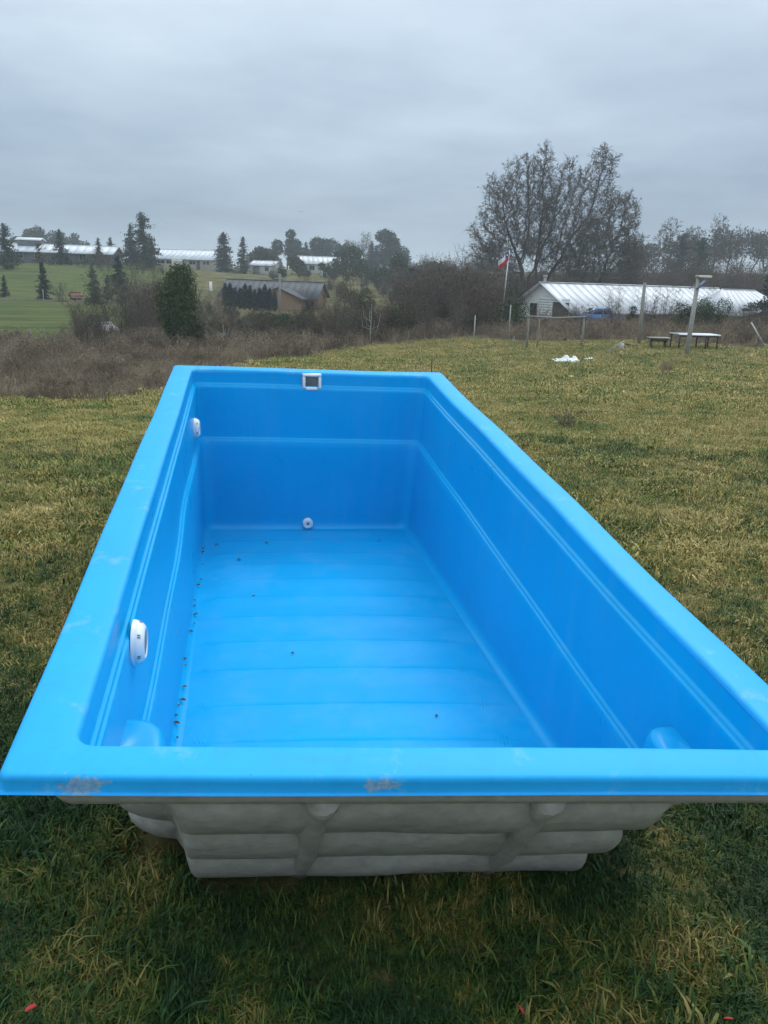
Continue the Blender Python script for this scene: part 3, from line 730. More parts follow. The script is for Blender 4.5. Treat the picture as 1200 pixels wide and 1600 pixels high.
def conifer_mesh(seed, h=10., r=2.6, mat=None, n=4200, leaf=.46, ragged=.25, taper=.85, skirt=.06):
    rg = np.random.default_rng(seed); tr = MB().tube([(0, 0, -.2), (.03 * h * .3, 0, h * .5), (0, 0, h * .985)], [h * .017 + .04, h * .011 + .02, .015], 6)
    cr = MB(); lv = int(h * 3.2); C = []; S0 = []; S1 = []
    for z in np.linspace(skirt, .97, lv):
        R_ = r * (1 - z) ** taper * (1 - .25 * math.exp(-z * 14)) + .10
        for k_ in range(rg.integers(4, 7)):
            a = rg.uniform(0, 6.28); L = R_ * rg.uniform(1 - 2 * ragged, 1 + ragged); dz = -.18 * L if z < .7 else .25 * L
            S0.append((0, 0, z * h)); S1.append((L * math.cos(a), L * math.sin(a), z * h + dz)); m_ = max(3, int(L * n / (lv * 5 * r * .55)))
            tt = rg.uniform(.12, 1.05, m_); c_ = np.c_[tt * L * math.cos(a), tt * L * math.sin(a), z * h + dz * tt ** 1.4] + rg.normal(0, .10 * r, (m_, 3)) * np.c_[tt, tt, tt * .7]; C.append(c_)
    tr.segs(S0, S1, .018 * h * .25, .008, 3); C = np.concatenate(C)
    cr.leaves(C, leaf, .42, droop=.25, r=rg)
    return [('trunk', tr.me('trunk', M_bark)), ('crown', cr.me('crown', mat or M_conifer))]
def broad_mesh(seed, h, lobes, mat, n, leaf, droop=0., trunk_h=None, r0=.2, shell=.5, aspect=.55, lean=0., inner=.25):
    rg = np.random.default_rng(seed); tr = MB(); trunk_limbs(tr, trunk_h or h * .7, r0, [l[:3] for l in lobes], lean=lean)
    C, k_ = blob_points(n, lobes, shell, rg); cr = MB(); cr.leaves(C, leaf, aspect, droop, r=rg)
    return [('trunk', tr.me('trunk', M_bark)), ('crown', cr.me('crown', mat))]
def rand_lobes(seed, h, w, k, zlo=.35, flat=1.):
    rg = np.random.default_rng(seed); out = []
    for i_ in range(k):
        z = rg.uniform(zlo, .92); m_ = w * (1 - abs(z - .55) * 1.1) * .62; a = rg.uniform(0, 6.28)
        s_ = rg.uniform(.20, .34) * w; out.append((m_ * math.cos(a) * rg.uniform(.3, 1), m_ * math.sin(a) * rg.uniform(.3, 1), z * h - s_ * .4, s_, s_, s_ * flat * rg.uniform(.7, 1.1)))
    return out
def stems_mesh(seed, h, w, n=26, mat=None, tw=.006, fork=3, arch=.25, base=.25, leafn=0, leaf=.06, leafmat=None, thick=.016):
    """leafless many-stemmed shrub"""
    rg = np.random.default_rng(seed); tr = MB(); cr = MB()
    for k_ in range(n):
        a = rg.uniform(0, 6.28); b = np.array([rg.normal(0, base * w * .5), rg.normal(0, base * w * .5), -.05]); L = h * rg.uniform(.55, 1.05); out = w * rg.uniform(.05, .55)
        tip_ = b + np.array([out * math.cos(a), out * math.sin(a), L]); mid = b * .5 + tip_ * .5 + np.array([-out * arch * math.cos(a), -out * arch * math.sin(a), L * .1])
        tt = np.linspace(0, 1, 7)[:, None]; P = (1 - tt) ** 2 * b + 2 * tt * (1 - tt) * mid + tt ** 2 * tip_ + rg.normal(0, .015 * h, (7, 3)) * tt
        tr.tube(P, thick * rg.uniform(.5, 1.2) * (1 - .8 * tt[:, 0]), 4, False, rg.uniform(0, 1))
        m_ = fork * 5; s_ = rg.integers(2, 7, m_); d = rg.normal(size=(m_, 3)); d[:, 2] = np.abs(d[:, 2]) + .4; d /= np.linalg.norm(d, axis=1)[:, None]
        ln = h * rg.uniform(.06, .20, m_)[:, None]; e = P[s_] + d * ln; cr.segs(P[s_], e, tw, tw * .5, 3, rg.uniform(0, 1, m_))
        d2 = d + rg.normal(0, .6, d.shape); d2 /= np.linalg.norm(d2, axis=1)[:, None]; q = P[s_] + d * ln * .5; cr.segs(q, q + d2 * ln * .6, tw * .8, tw * .4, 3, rg.uniform(0, 1, m_))
        if leafn: cr.leaves(np.repeat(e, leafn, 0) + rg.normal(0, .03 * h, (m_ * leafn, 3)), leaf, .6, r=rg)
    return [('stems', tr.me('stems', mat or M_twig)), ('twigs', cr.me('twigs', leafmat or mat or M_twig))]
def shrub_mesh(seed, h, w, mat, n=2600, leaf=.09, spiky=0., k=9):
    rg = np.random.default_rng(seed); lobes = []
    for i_ in range(k):
        a = rg.uniform(0, 6.28); q = rg.uniform(0, .33) * w; z = rg.uniform(.22, .72) * h; s_ = rg.uniform(.16, .27) * w
        lobes.append((q * math.cos(a), q * math.sin(a), z, s_, s_, min(s_ * 1.1, h * .30)))
    C, _ = blob_points(n, lobes, .5, rg); C[:, 2] = np.abs(C[:, 2]); cr = MB(); cr.leaves(C, leaf, .45, r=rg, up=spiky)
    tr = MB()
    for l in lobes: tr.tube([(l[0] * .2, l[1] * .2, -.05), (l[0] * .5, l[1] * .5, l[2] * .5), l[:3]], [.03, .02, .008], 5)
    return [('stems', tr.me('stems', M_bark)), ('foliage', cr.me('foliage', mat))]

# --- the three big leafless trees behind the long white house
def big(u, d, label, seed, h, trunks, lobes, n, leafn):
    tr, cr, lf = bare_tree(seed, h, trunks, lobes, n, .62, tip=.030, rmax=.95, twig=1.2, ntw=9, leafn=leafn * 7, leaf=.115, shell=.0, twr=.020)
    plant('old_bare_tree', label, 'tree', gp(u, d), [('trunk', tr.me('trunk', M_bark, True)), ('twigs', cr.me('twigs', M_twig)), ('lichen', lf.me('lichen', M_lichen))], .90, 0., 'old leafless trees behind the long house')
big(806, 112, 'tallest dark leafless tree with broad crown, just behind the flagpole', 3, 23, [(0, 0, .2, 0, 5.5), (.7, .3, 1.2, .4, 5.0)],
    [(-5.4, 0, 7.6, 2.8, 2.2, 2.0), (-2.0, 0, 6.8, 2.8, 2, 1.6), (-5.9, 0, 11.0, 2.2, 1.8, 2.6), (-4.6, 0, 16.4, 1.9, 1.8, 2.4), (3.0, 0, 9.0, 2.6, 2.2, 2.4), (-2.2, 0, 14, 3.6, 3.2, 6.0), (1.6, 0, 15.5, 3.2, 3.0, 6.3), (-3.6, .5, 9.5, 3.2, 2.8, 3.6), (-4.3, 0, 13.2, 2.0, 2.0, 3.0), (.2, 0, 10, 4.2, 3.2, 3.4), (-1.2, 0, 19.3, 1.5, 1.5, 2.6), (2.2, 0, 20.0, 1.7, 1.7, 2.6)], 3600, 5200)
big(843, 113, 'leafless tree with long limb reaching up right, behind the white gable', 8, 23, [(0, 0, .3, .2, 4.6), (-.5, .2, -1.0, .4, 4.4)],
    [(1.5, 0, 12.5, 3.2, 3.0, 5.0), (5.0, 0, 17.0, 2.2, 2.2, 3.6), (7.2, 0, 20.6, 2.0, 1.8, 2.6), (2.4, .6, 18.2, 1.9, 1.7, 3.5), (7.6, 0, 16.4, 2.0, 1.8, 2.2), (-1.2, 0, 8.6, 2.4, 2, 2.0), (5.6, 0, 12.5, 3.2, 2.6, 3.4), (3.0, 0, 7.5, 3.6, 2.6, 2.4)], 3000, 3800)
big(925, 110, 'lower spreading leafless tree over the middle of the white roof', 13, 17, [(0, 0, .2, 0, 4.0), (-.8, .1, -1.6, .3, 3.4)],
    [(0, 0, 9.5, 4.2, 3.2, 3.6), (3.2, 0, 9.8, 2.8, 2.4, 3.6), (2.6, 0, 13.8, 2.3, 2.0, 2.6), (-3.2, 0, 8.2, 2.8, 2.2, 2.6), (4.6, 0, 7.4, 2.4, 2.0, 2.0), (-1, 0, 5.6, 4.5, 2.4, 1.6)], 3000, 5200)

# --- smaller leafless trees, four shapes shared
def bare_variant(k):
    rg = np.random.default_rng(50 + k); lob = [(rg.normal(0, 1.1), rg.normal(0, 1.0), rg.uniform(4.5, 8.5), rg.uniform(1.2, 2.1), rg.uniform(1.2, 2.0), rg.uniform(1.6, 2.6)) for _ in range(6)]
    tr, cr, lf = bare_tree(60 + k, 10, [(0, 0, .1, 0, 2.2)], lob, 620, .42, tip=.018, rmax=.24, twig=.75, ntw=4, leafn=2600, leaf=.15, shell=.0, twr=.014)
    return [('trunk', tr.me('trunk', M_bark, True)), ('twigs', cr.me('twigs', M_twig if k % 2 else M_twig_red)), ('dry_leaves', lf.me('dry_leaves', M_lichen))]
def bare(k, u, d, h, label, name='bare_tree', group='leafless trees in the distance'):
    plant(name, label, 'tree', gp(u, d), cached(('bare', k), lambda: bare_variant(k)), h / 10., None, group)
for k, u, d, h, lab in [(0, 1032, 165, 13.5, 'rounded leafless tree above the middle of the long white roof'), (1, 1003, 160, 9.0, 'small leafless tree left of the rounded bare tree behind the roof'),
                        (2, 1122, 170, 12.5, 'tall leafless tree above the hipped end of the white roof'), (3, 1098, 175, 10.5, 'leafless tree between two taller ones behind the white roof'),
                        (1, 1160, 172, 11.5, 'leafless tree at the right edge behind the white roof'), (0, 1062, 180, 9.0, 'hazy leafless tree in the gap behind the white roof'),
                        (3, 563, 262, 11.5, 'pale slender leafless tree beside the tall far eucalyptus'), (2, 545, 268, 9.5, 'pale leafless tree in the far wood, left of the slender one'),
                        (1, 985, 120, 8.0, 'brown leafless tree against the top of the white roof'), (2, 1080, 112, 7.0, 'brown leafless tree behind the roof near the lamp pole')]:
    bare(k, u, d, h, lab)
# --- conifers: five shapes shared
CV = {0: lambda: conifer_mesh(1, 10, 3.4, ragged=.36, n=6000), 1: lambda: conifer_mesh(2, 10, 3.0, ragged=.38, n=5200), 2: lambda: conifer_mesh(3, 10, 2.5, ragged=.34, n=4200), 3: lambda: conifer_mesh(4, 10, 3.0, M_conifer2, ragged=.3, taper=.7, n=4000), 4: lambda: conifer_mesh(5, 10, 3.0, taper=.55, n=5600)}
for k, u, d, h, lab in [(0, 20, 150, 7.6, 'dark conifer before the long grey house at the far left'), (2, 13, 104, 2.6, 'small sparse conifer at the left edge, below the dark conifer'),
                        (2, 73, 99, 4.2, 'narrow conifer on the terrace line, under the russet tree'), (1, 103, 163, 6.4, 'dark conifer beside the middle of the long grey house'),
                        (2, 161, 166, 5.0, 'small conifer at the right end of the long grey house'), (1, 180, 190, 5.6, 'conifer just right of the long grey house'),
                        (1, 211, 172, 7.8, 'left, lower conifer of the pair beside the white hillside house'), (0, 229, 165, 10.2, 'tallest conifer on the hill, left of the white hillside house'),
                        (0, 242, 170, 5.6, 'low conifer at the left end of the white hillside house'), (4, 352, 198, 8.6, 'thick rounded conifer at the right end of the white hillside house'),
                        (2, 381, 195, 8.0, 'slim dark conifer left of the small white shed'), (1, 190, 101, 5.4, 'dark conifer on the green slope above the bare shrubs'),
                        (2, 172, 104, 3.0, 'small conifer beside the dark conifer on the green slope'), (1, 477, 280, 9.0, 'pointed far conifer right of the far eucalyptus'),
                        (0, 577, 265, 9.0, 'far conifer left of the big eucalyptus'), (1, 1050, 162, 9.5, 'dark conifer among bare trees, left one behind the roof'),
                        (0, 1079, 160, 9.0, 'dark conifer among bare trees, right one behind the roof'), (0, 1199, 84, 6.6, 'dark conifer at the right edge beside the hipped roof')]:
    plant('conifer_tree', lab, 'tree', gp(u, d), cached(('con', k), CV[k]), h / 10., None, 'conifers')
plant('bushy_tree', 'grey green bushy tree standing above the bare shrubs on the left', 'tree', gp(150, 95), cached(('con', 3), CV[3]), .40)
plant('russet_tree', 'small tree with russet brown crown before the long grey house', 'tree', gp(71, 148), conifer_mesh(9, 4.6, 1.5, M_russet, 900, .28, taper=.45, skirt=.35))
plant('drooping_tree', 'dense rounded green tree with drooping foliage among the bare shrubs', 'tree', gp(279, 46),
      broad_mesh(21, 4.5, [(0, 0, 2.9, 1.05, 1.0, 1.25), (-.35, .1, 2.1, 1.05, 1.0, 1.2), (.45, 0, 2.3, 1.0, .9, 1.2), (.1, -.2, 3.7, .7, .7, .75), (-.75, 0, 1.5, .62, .6, .8), (.85, .1, 1.5, .6, .6, .85), (.2, -.4, 1.3, .8, .7, .9), (-.2, .1, 1.0, .7, .6, .55)],
                 M_bright, 17000, .15, .75, 3.2, .11, .35, .28), (1.28, 1.2, 1.06))
plant('evergreen_shrub', 'dark green leafy shrub at the right foot of the drooping tree', 'shrub', gp(312, 47), shrub_mesh(31, 1.9, 1.5, M_ever, 2600, .08))
# far broad-leaved trees
def euca(u, d, h, w, lab, seed, mat=None, k=9, name='eucalyptus_tree', n=3600, zlo=.35):
    m_ = mat or M_euca
    plant(name, lab, 'tree', gp(u, d), broad_mesh(seed, h, rand_lobes(seed, h, w, k, zlo), m_, int(n * 1.4), .62 * d / 260., .15, h * .7, .25 * h / 12, .45))
euca(450, 262, 12.0, 7.0, 'far eucalyptus with open rounded crown, left in the far wood', 71)
euca(508, 282, 11.5, 9.0, 'broad dark tree in the middle of the far wood', 72, None, 11)
euca(608, 258, 14.0, 10.0, 'biggest far eucalyptus at the right end of the far wood', 73, None, 14, n=5200, zlo=.15)
euca(530, 290, 9.5, 5.0, 'hazy far tree right of the broad dark tree', 74)
euca(547, 190, 6.2, 7.0, 'dark dome shaped tree behind the small grey roofed house', 75, M_ever, 8, 'dome_tree', 3000, .2)
euca(635, 158, 5.2, 5.6, 'round dark tree right of the orchard row', 76, M_ever, 8, 'round_tree', 2800, .2)
euca(672, 150, 4.8, 4.6, 'round dark tree left of the brown thicket', 77, M_olive, 8, 'round_tree', 2400, .2)
euca(62, 300, 12., 9., 'hazy dark tree behind the long grey house roof', 78, None, 9); euca(38, 310, 9., 7., 'smaller hazy tree at the left behind the long grey house', 79)
euca(415, 225, 6.0, 6.5, 'spreading tree behind the small white shed', 80, M_olive, 8, 'spreading_tree'); euca(455, 200, 4.0, 5.2, 'low spreading tree right of the small white shed', 81, M_olive, 7, 'spreading_tree')
orch = ['leftmost of the row of small round orchard trees'] + ['%s tree from the left in the row of round orchard trees' % q for q in ('second', 'third', 'fourth', 'fifth', 'sixth', 'seventh')] + ['rightmost of the row of small round orchard trees']
for q, lab in enumerate(orch):
    plant('orchard_tree', lab, 'tree', gp(505 + q * 14.5, 182 - q * 5), cached(('orch', q % 2), lambda: broad_mesh(90 + q % 2, 3., rand_lobes(90 + q % 2, 3., 2.8, 7, .4), M_ever, 900, .26, 0, 1.6, .12)), 1. + .12 * math.sin(q * 2.2), None, 'row of round orchard trees')
# conifer hedge before the brown house: each tree of it
for q in range(11):
    u = 353 + q * 7.6; lab = ('leftmost' if q == 0 else 'rightmost' if q == 10 else ('second', 'third', 'fourth', 'fifth', 'sixth', 'seventh', 'eighth', 'ninth', 'tenth')[q - 1]) + ' columnar cypress from the left in the hedge' if 0 < q < 10 else ('leftmost' if q == 0 else 'rightmost') + ' columnar cypress of the hedge before the brown house'
    plant('hedge_cypress', lab, 'tree', gp(u, 110 + .4 * math.sin(q * 3)), cached(('cyp', 0), lambda: broad_mesh(15, 3., [(0, 0, 1.0, .50, .50, 1.0), (0, 0, 1.7, .42, .42, .9), (.02, 0, 2.3, .27, .27, .7)], M_hedge, 2200, .2, -.5, 2.4, .06, .3)), 1.02 + .12 * math.sin(q * 1.7 + .5), None, 'cypress hedge of the brown house')
# shrubs of the middle distance
for k, (u, d, h, w, mt, n, lab) in enumerate([(405, 57, 2.1, 3.2, M_olive, 5200, 'olive evergreen shrub before the brown house'), (440, 55, 1.8, 3.0, M_ever, 4600, 'dark evergreen shrub under the utility pole'),
        (470, 58, 2.0, 2.6, M_olive, 3800, 'olive shrub right of the utility pole'), (572, 60, 3.2, 3.2, M_olive, 5200, 'olive evergreen shrub behind the small white barked tree'), (557, 72, 3.8, 3.0, M_ever, 4000, 'dark shrub behind the tangled bare shrub'),
        (614, 57, 2.4, 2.6, M_ever, 4200, 'dark upright evergreen shrub left of the plank fence'), (655, 72, 4.0, 3.6, M_ever, 4600, 'dark evergreen above the plank fence'),
        (768, 76, 4.2, 4.0, M_ever, 5200, 'dark green shrub left of the flagpole'), (800, 80, 5.0, 4.0, M_ever, 5600, 'tall dark green shrub right of the flagpole'), (742, 72, 2.6, 2.4, M_olive, 3000, 'yellow green shrub left of the flagpole foot'),
        (1108, 61, 3.0, 3.4, M_ever, 6500, 'big spiky evergreen shrub before the hipped roof'), (1066, 62, 2.4, 2.2, M_ever, 3000, 'smaller evergreen shrub left of the lamp pole'), (355, 85, 1.1, 1.8, M_conifer2, 1200, 'left of two clipped round bushes on the lawn'),
        (366, 84, .9, 1.5, M_conifer2, 1000, 'right of two clipped round bushes on the lawn'), (985, 66, 2.2, 1.6, M_ever, 1800, 'small evergreen bush before the long white house')]):
    plant('evergreen_shrub', lab, 'shrub', gp(u, d), shrub_mesh(100 + k, h, w, mt, n, .085 * d / 55, .45 if k in (9, 10) else .1), 1., None, 'evergreen shrubs')
# leafless shrubs: shapes shared
SV = {0: lambda: stems_mesh(1, 3., 3., 34), 1: lambda: stems_mesh(2, 3., 2.4, 26, M_twig_red), 2: lambda: stems_mesh(3, 3., 2.0, 20, M_twig_red, fork=4, leafn=1, leaf=.06, leafmat=M_lichen), 3: lambda: stems_mesh(4, 3., 3.4, 40, M_twig, fork=4, leafn=1, leaf=.07, leafmat=M_lichen)}
for k, u, d, h, lab in [(0, 150, 50, 3.2, 'fan of greenish bare stems on the left before the green slope'), (0, 196, 51, 3.1, 'bare forked shrub between the stem fan and the drooping tree'), (1, 122, 54, 2.2, 'low bare shrub left of the stem fan'),
        (3, 218, 70, 5.2, 'tall brown bare thicket left of the drooping tree'), (1, 248, 74, 4.6, 'brown bare saplings behind the drooping tree'), (3, 340, 62, 2.4, 'brown bare shrub right of the drooping tree'), (2, 365, 58, 2.0, 'bare shrub below the cypress hedge'),
        (0, 392, 50, 1.9, 'low bare apple like shrub before the olive shrub'), (3, 528, 51, 3.0, 'grey tangled bare shrub in the middle'), (1, 497, 52, 2.6, 'bare shrub left of the tangled grey one'), (2, 548, 66, 4.2, 'tall thin bare shrub behind the tangled one'),
        (2, 640, 62, 3.4, 'brown bare shrub left of the plank fence top'), (3, 690, 66, 5.0, 'big brown bare thicket behind the plank fence'), (1, 720, 68, 5.8, 'tallest brown bare thicket left of the flagpole'), (3, 748, 66, 4.4, 'brown bare thicket right of the tallest one'),
        (2, 712, 56, 2.6, 'bare shrub before the brown thicket'), (1, 845, 62, 2.0, 'bare shrub before the white gable wall'), (3, 905, 66, 1.9, 'bare shrub before the blue car'), (2, 955, 68, 3.2, 'bare upright shrub against the white roof, left'), (1, 1010, 66, 3.3, 'bare upright shrub against the white roof, by the leaning post'),
        (2, 1040, 66, 3.0, 'bare upright shrub against the white roof, right'), (3, 1165, 64, 1.8, 'low bare shrub before the hipped end'), (2, 670, 54, 1.9, 'bare shrub at the foot of the plank fence'), (0, 98, 97, 2.0, 'small bare shrub on the terrace line'),
        (3, 300, 73, 2.6, 'bare brown shrub behind the drooping tree on the right'), (3, 880, 64, 1.7, 'low bare shrub beside the car'), (1, 790, 60, 2.2, 'bare shrub below the flagpole'), (0, 455, 47, 1.6, 'low bare shrub near the brush edge, middle')]:
    plant('bare_shrub', lab, 'shrub', gp(u, d), cached(('sv', k), SV[k]), h / 3., None, 'leafless shrubs')
def pale(u, d, h, seed, lab):
    rg = np.random.default_rng(seed); tr = MB(); tr.tube([(0, 0, -.05), (.02, 0, h * .3), (-.02, 0, h * .6), (.0, 0, h)], [.035, .03, .02, .006], 6)
    for k_ in range(7):
        a = k_ * 2.4; z = h * rg.uniform(.22, .6); o = h * rg.uniform(.16, .28)
        tr.tube([(0, 0, z), (o * .8 * math.cos(a), o * .8 * math.sin(a), z + h * .07), (o * math.cos(a), o * math.sin(a), z + h * rg.uniform(.22, .4))], [.016, .013, .004], 5)
    plant('white_barked_tree', lab, 'tree', gp(u, d), [('trunk', tr.me('trunk', M_pale_bark))])
pale(579, 50, 2.3, 4, 'small pale barked leafless tree before the olive shrub'); pale(349, 46, 1.35, 5, 'tiny pale leafless sapling at the edge of the brush, left')

# far woods that read as one mass
fw = MB(); fwt = MB(); rg = np.random.default_rng(33)
for (u, d, h, w) in [(0, 330, 15, 9), (90, 330, 13, 9), (105, 320, 12, 8), (125, 330, 13, 9), (145, 340, 10, 8), (160, 345, 8, 8), (262, 420, 8, 10), (285, 400, 8, 9), (305, 410, 9, 9), (325, 400, 8, 9), (398, 420, 9, 10),
                     (425, 360, 8, 9), (650, 600, 12, 22), (630, 560, 10, 18), (690, 620, 12, 20), (715, 500, 8, 16), (492, 330, 9, 8), (560, 340, 9, 8), (520, 330, 8, 8), (590, 300, 8, 7), (740, 420, 10, 14),
                     (1010, 230, 10, 9), (1045, 235, 11, 10), (1100, 240, 12, 10), (1140, 236, 12, 10), (1180, 230, 13, 10), (1215, 225, 13, 10), (1260, 225, 13, 11), (760, 300, 11, 12), (980, 220, 9, 9), (-60, 330, 14, 12)]:
    f = gp(u, d); lob = rand_lobes(int(u) + 700, h, w, 8, .25); C, _ = blob_points(1100, lob, .3, rg); fw.leaves(C + f, .0030 * d, .7, r=rg, tone=rg.uniform(0, 1, 1100) * .9)
    for l in lob: fwt.segs([f], [f + np.array(l[:3])], .13, .05, 4)
o = fw.build('far_wood', M_leaf('far_wood_leaf', (.022, .028, .022), (.060, .066, .050), (.09, .085, .07))); tag(o, 'hazy mass of far trees along the horizon', 'trees', None, 'stuff')
o = fwt.build('far_wood_stems', M_bark); tag(o, 'dim trunks inside the far wood', 'trees', None, 'stuff')
# distant low hills
hv = []; hu = np.linspace(-900, 2100, 90)
for u in hu:
    f = at(u, 395, 1500); hgt = EYE[2] - 6 + 1500 / F_PX * (7 * math.sin(u * .006 + 1) + 5 * math.sin(u * .017) + 9); hv += [(f[0], f[1], EYE[2] - 12), (f[0], f[1] + 160, max(hgt, EYE[2] - 8)), (f[0], f[1] + 500, EYE[2] - 12)]
k = np.arange(89)[:, None] * 3; hF = np.concatenate([k + np.array([[0, 3, 4, 1]]), k + np.array([[1, 4, 5, 2]])])
hl = obj('hills', mesh('hills', np.array(hv), hF, M_simple('wooded_hill', (.030, .040, .026), (.055, .062, .040), .95, .03, obj_space=False), True)); hl['kind'] = 'structure'

# --- brown brush: dry grass and brambles (uncountable)
t = NT('dry_stalk'); fr = t.math('ADD', t.math('MULTIPLY', t.attr('tone'), .55), t.math('ADD', t.math('MULTIPLY', t.rand(), .25), t.math('MULTIPLY', t.math('SUBTRACT', t.noise(t.pos(), .45, 4, .65), .42), 1.9)))
t.set(Base_Color=t.ramp(fr, (.0, (.036, .025, .018)), (.30, (.105, .075, .052)), (.55, (.225, .172, .118)), (.9, (.380, .310, .205))), Roughness=.85); t.b.inputs['Specular IOR Level'].default_value = .15; M_dry = t.m
def bramble(seed, n=16, h=.8, w=1.2):
    rg = np.random.default_rng(seed); mb = MB()
    for k_ in range(n):
        a = rg.uniform(0, 6.28); L = w * rg.uniform(.4, 1.1); H = h * rg.uniform(.5, 1.1); tt = np.linspace(0, 1, 8); b = rg.normal(0, .2, 2)
        P = np.c_[b[0] + L * tt * math.cos(a), b[1] + L * tt * math.sin(a), H * np.sin(tt * np.pi * rg.uniform(.55, .95)) - .03] + rg.normal(0, .02, (8, 3))
        mb.tube(P, .008 * (1 - .6 * tt), 3, False, rg.uniform(0, .6)); mb.leaves(P[2:] + rg.normal(0, .06, (6, 3)), .055, .5, tone=rg.uniform(0, .7, 6), r=rg)
    return mb.me('bramble', M_dry)
b_pro = [blades(46, .30, .85, .007, .30, .75, M_dry, 3) for _ in range(4)] + [bramble(k) for k in range(3)] + [blades(40, .2, .55, .008, .28, 1.1, M_dry, 3) for _ in range(2)]
def brush(name, n, d0, d1, half, smin, smax, lab):
    x, y, d = pick(n, d0, d1, half, 1.6); br, gr = cover(x, y); cl_ = np.sin(x * .9 + 1.7 * np.sin(y * .55)) * np.sin(y * .8 + 1.1 * np.sin(x * .7)); k_ = (br > rng.uniform(.15, .75, n)) & (cl_ > rng.uniform(-1.3, -.1, n)); x, y, cl_ = x[k_], y[k_], cl_[k_]; n = len(x)
    idx = np.where(rng.uniform(0, 1, n) < (.26 + .3 * cl_) * smooth01((br[k_] - .4) / .5), rng.integers(4, 7, n), np.where(rng.uniform(0, 1, n) < .6, rng.integers(0, 4, n), rng.integers(7, 9, n)))
    scatter(name, b_pro, np.c_[x, y, surf(x, y) - .03], np.c_[rng.normal(0, .15, n), rng.normal(0, .15, n), rng.uniform(0, 6.28, n)], rng.uniform(smin, smax, n) * (1 + .25 * cl_) * (.45 + .55 * smooth01((br[k_] - .2) / .8)) * np.where(np.abs(y - 24) < 6, .8, 1.), idx, lab, 'brush')
brush('near_brush', 8500, 18, 42, R(34), .40, .85, 'brown dead grass and brambles left of the pool')
brush('far_brush', 8000, 40, 92, R(33), .55, 1.25, 'brown dead brush along the foot of the slope and houses')
# dead clumps standing singly in the pasture
for (u, v, d, s, lab) in [(1048, 583, 32, .75, 'round clump of dead stalks standing alone in the pasture'), (900, 680, 16.4, .45, 'low flat clump of dead weeds in the pasture')]:
    f = gp(u, d); plant('dead_weed_clump', lab, 'weed clump', f, [('stalks', b_pro[q]) for q in ((0, 1, 2, 3) if s > .6 else (4, 5, 6))], s)

# --- leafless hedgerow and thickets that read as one tangle
hp = [stems_mesh(200 + q, 3., 2.6, 16, None, fork=2, leafn=1, leaf=.10) for q in range(3)]
def joined(parts):
    V = []; F = []; T = []; n0 = 0
    for _, me in parts:
        n = len(me.vertices); a = np.zeros(n * 3, np.float32); me.vertices.foreach_get('co', a); V.append(a.reshape(-1, 3))
        q = np.zeros(len(me.loops), np.int32); me.loops.foreach_get('vertex_index', q); F.append(q.reshape(-1, 4) + n0); n0 += n
        b = np.zeros(n, np.float32); me.attributes['tone'].data.foreach_get('value', b); T.append(b)
    return mesh('thicket', np.concatenate(V), [np.concatenate(F)], M_twig_red, False, {'tone': np.concatenate(T)})
hp = [joined(q) for q in hp] + [shrub_mesh(300 + q, 2.6, 2.4, (M_olive, M_ever)[q], 1500, .13)[1][1] for q in range(2)]
def tangle(name, spec, lab):
    P = []; S = []; I = []
    for (n, u0, u1, d0, d1, s0, s1, pe) in spec:
        for _ in range(n):
            u, d = rng.uniform(u0, u1), rng.uniform(d0, d1); P.append(gp(u, d)); S.append(rng.uniform(s0, s1)); I.append(rng.integers(3, 5) if rng.uniform() < pe else rng.integers(0, 3))
    n = len(P); scatter(name, hp, np.array(P), np.c_[np.zeros(n), np.zeros(n), rng.uniform(0, 6.28, n)], S, I, lab, 'thicket')
tangle('hedgerow', [(22, 325, 440, 52, 62, .35, .6, .3), (16, 440, 520, 52, 62, .35, .6, .3), (30, 520, 640, 52, 66, .45, .95, .3), (45, 600, 800, 58, 74, .6, 1.25, .25), (26, 640, 770, 64, 74, 1.0, 1.6, .12), (34, 800, 1200, 60, 68, .3, .62, .1), (16, 100, 260, 56, 66, .3, .7, .05), (20, 215, 260, 62, 84, .7, 1.4, .05), (26, 110, 330, 60, 72, .4, .9, .2), (24, 240, 350, 78, 108, .5, .9, .35)],
       'brown leafless hedgerow tangle between the pasture and the houses')
tangle('thicket', [(150, 640, 1230, 104, 135, .9, 1.7, .12), (70, 660, 1000, 116, 140, 1.3, 2.3, .15), (30, 640, 790, 80, 100, 1.0, 1.8, .2), (50, 600, 760, 120, 160, .9, 1.8, .3), (60, 980, 1240, 120, 150, 1.2, 2.2, .2), (60, 420, 640, 125, 175, .6, 1.2, .6), (30, 120, 260, 150, 185, .5, 1.0, .5)], 'dim brown thicket behind the long house and the flagpole')

# ------------------------------------------------------------------ houses
M_zinc = M_simple('pale_metal_roof', (.66, .67, .69), (.50, .51, .53), .5, .7, .0, .4, stretch=(1.3, .6, .6))
M_zincw = M_simple('white_metal_roof', (.70, .72, .75), (.52, .54, .58), .5, .5, .0, .5)
M_slate = M_simple('dark_shingle', (.085, .088, .098), (.055, .058, .066), .8, 3.)
M_white_wall = M_simple('white_clapboard', (.82, .83, .81), (.72, .73, .71), .75, 1.5)
M_cream = M_simple('cream_wall', (.56, .53, .46), (.46, .43, .37), .8, 1.2)
M_grey_wall = M_simple('grey_wall', (.20, .205, .21), (.14, .145, .15), .85, 1.2)
M_brick = M_simple('tan_brick', (.33, .20, .115), (.25, .145, .085), .9, 5.)
M_brown = M_simple('dark_timber', (.085, .055, .038), (.05, .032, .022), .85, 5.)
M_grey_wood = M_simple('weathered_wood', (.30, .285, .255), (.19, .18, .16), .9, 7., stretch=(4, 4, .6))
M_glass = M_simple('window_glass', (.02, .024, .028), (.03, .035, .04), .08, 2.)
M_concrete = M_simple('concrete', (.42, .41, .385), (.31, .30, .28), .9, 9.)
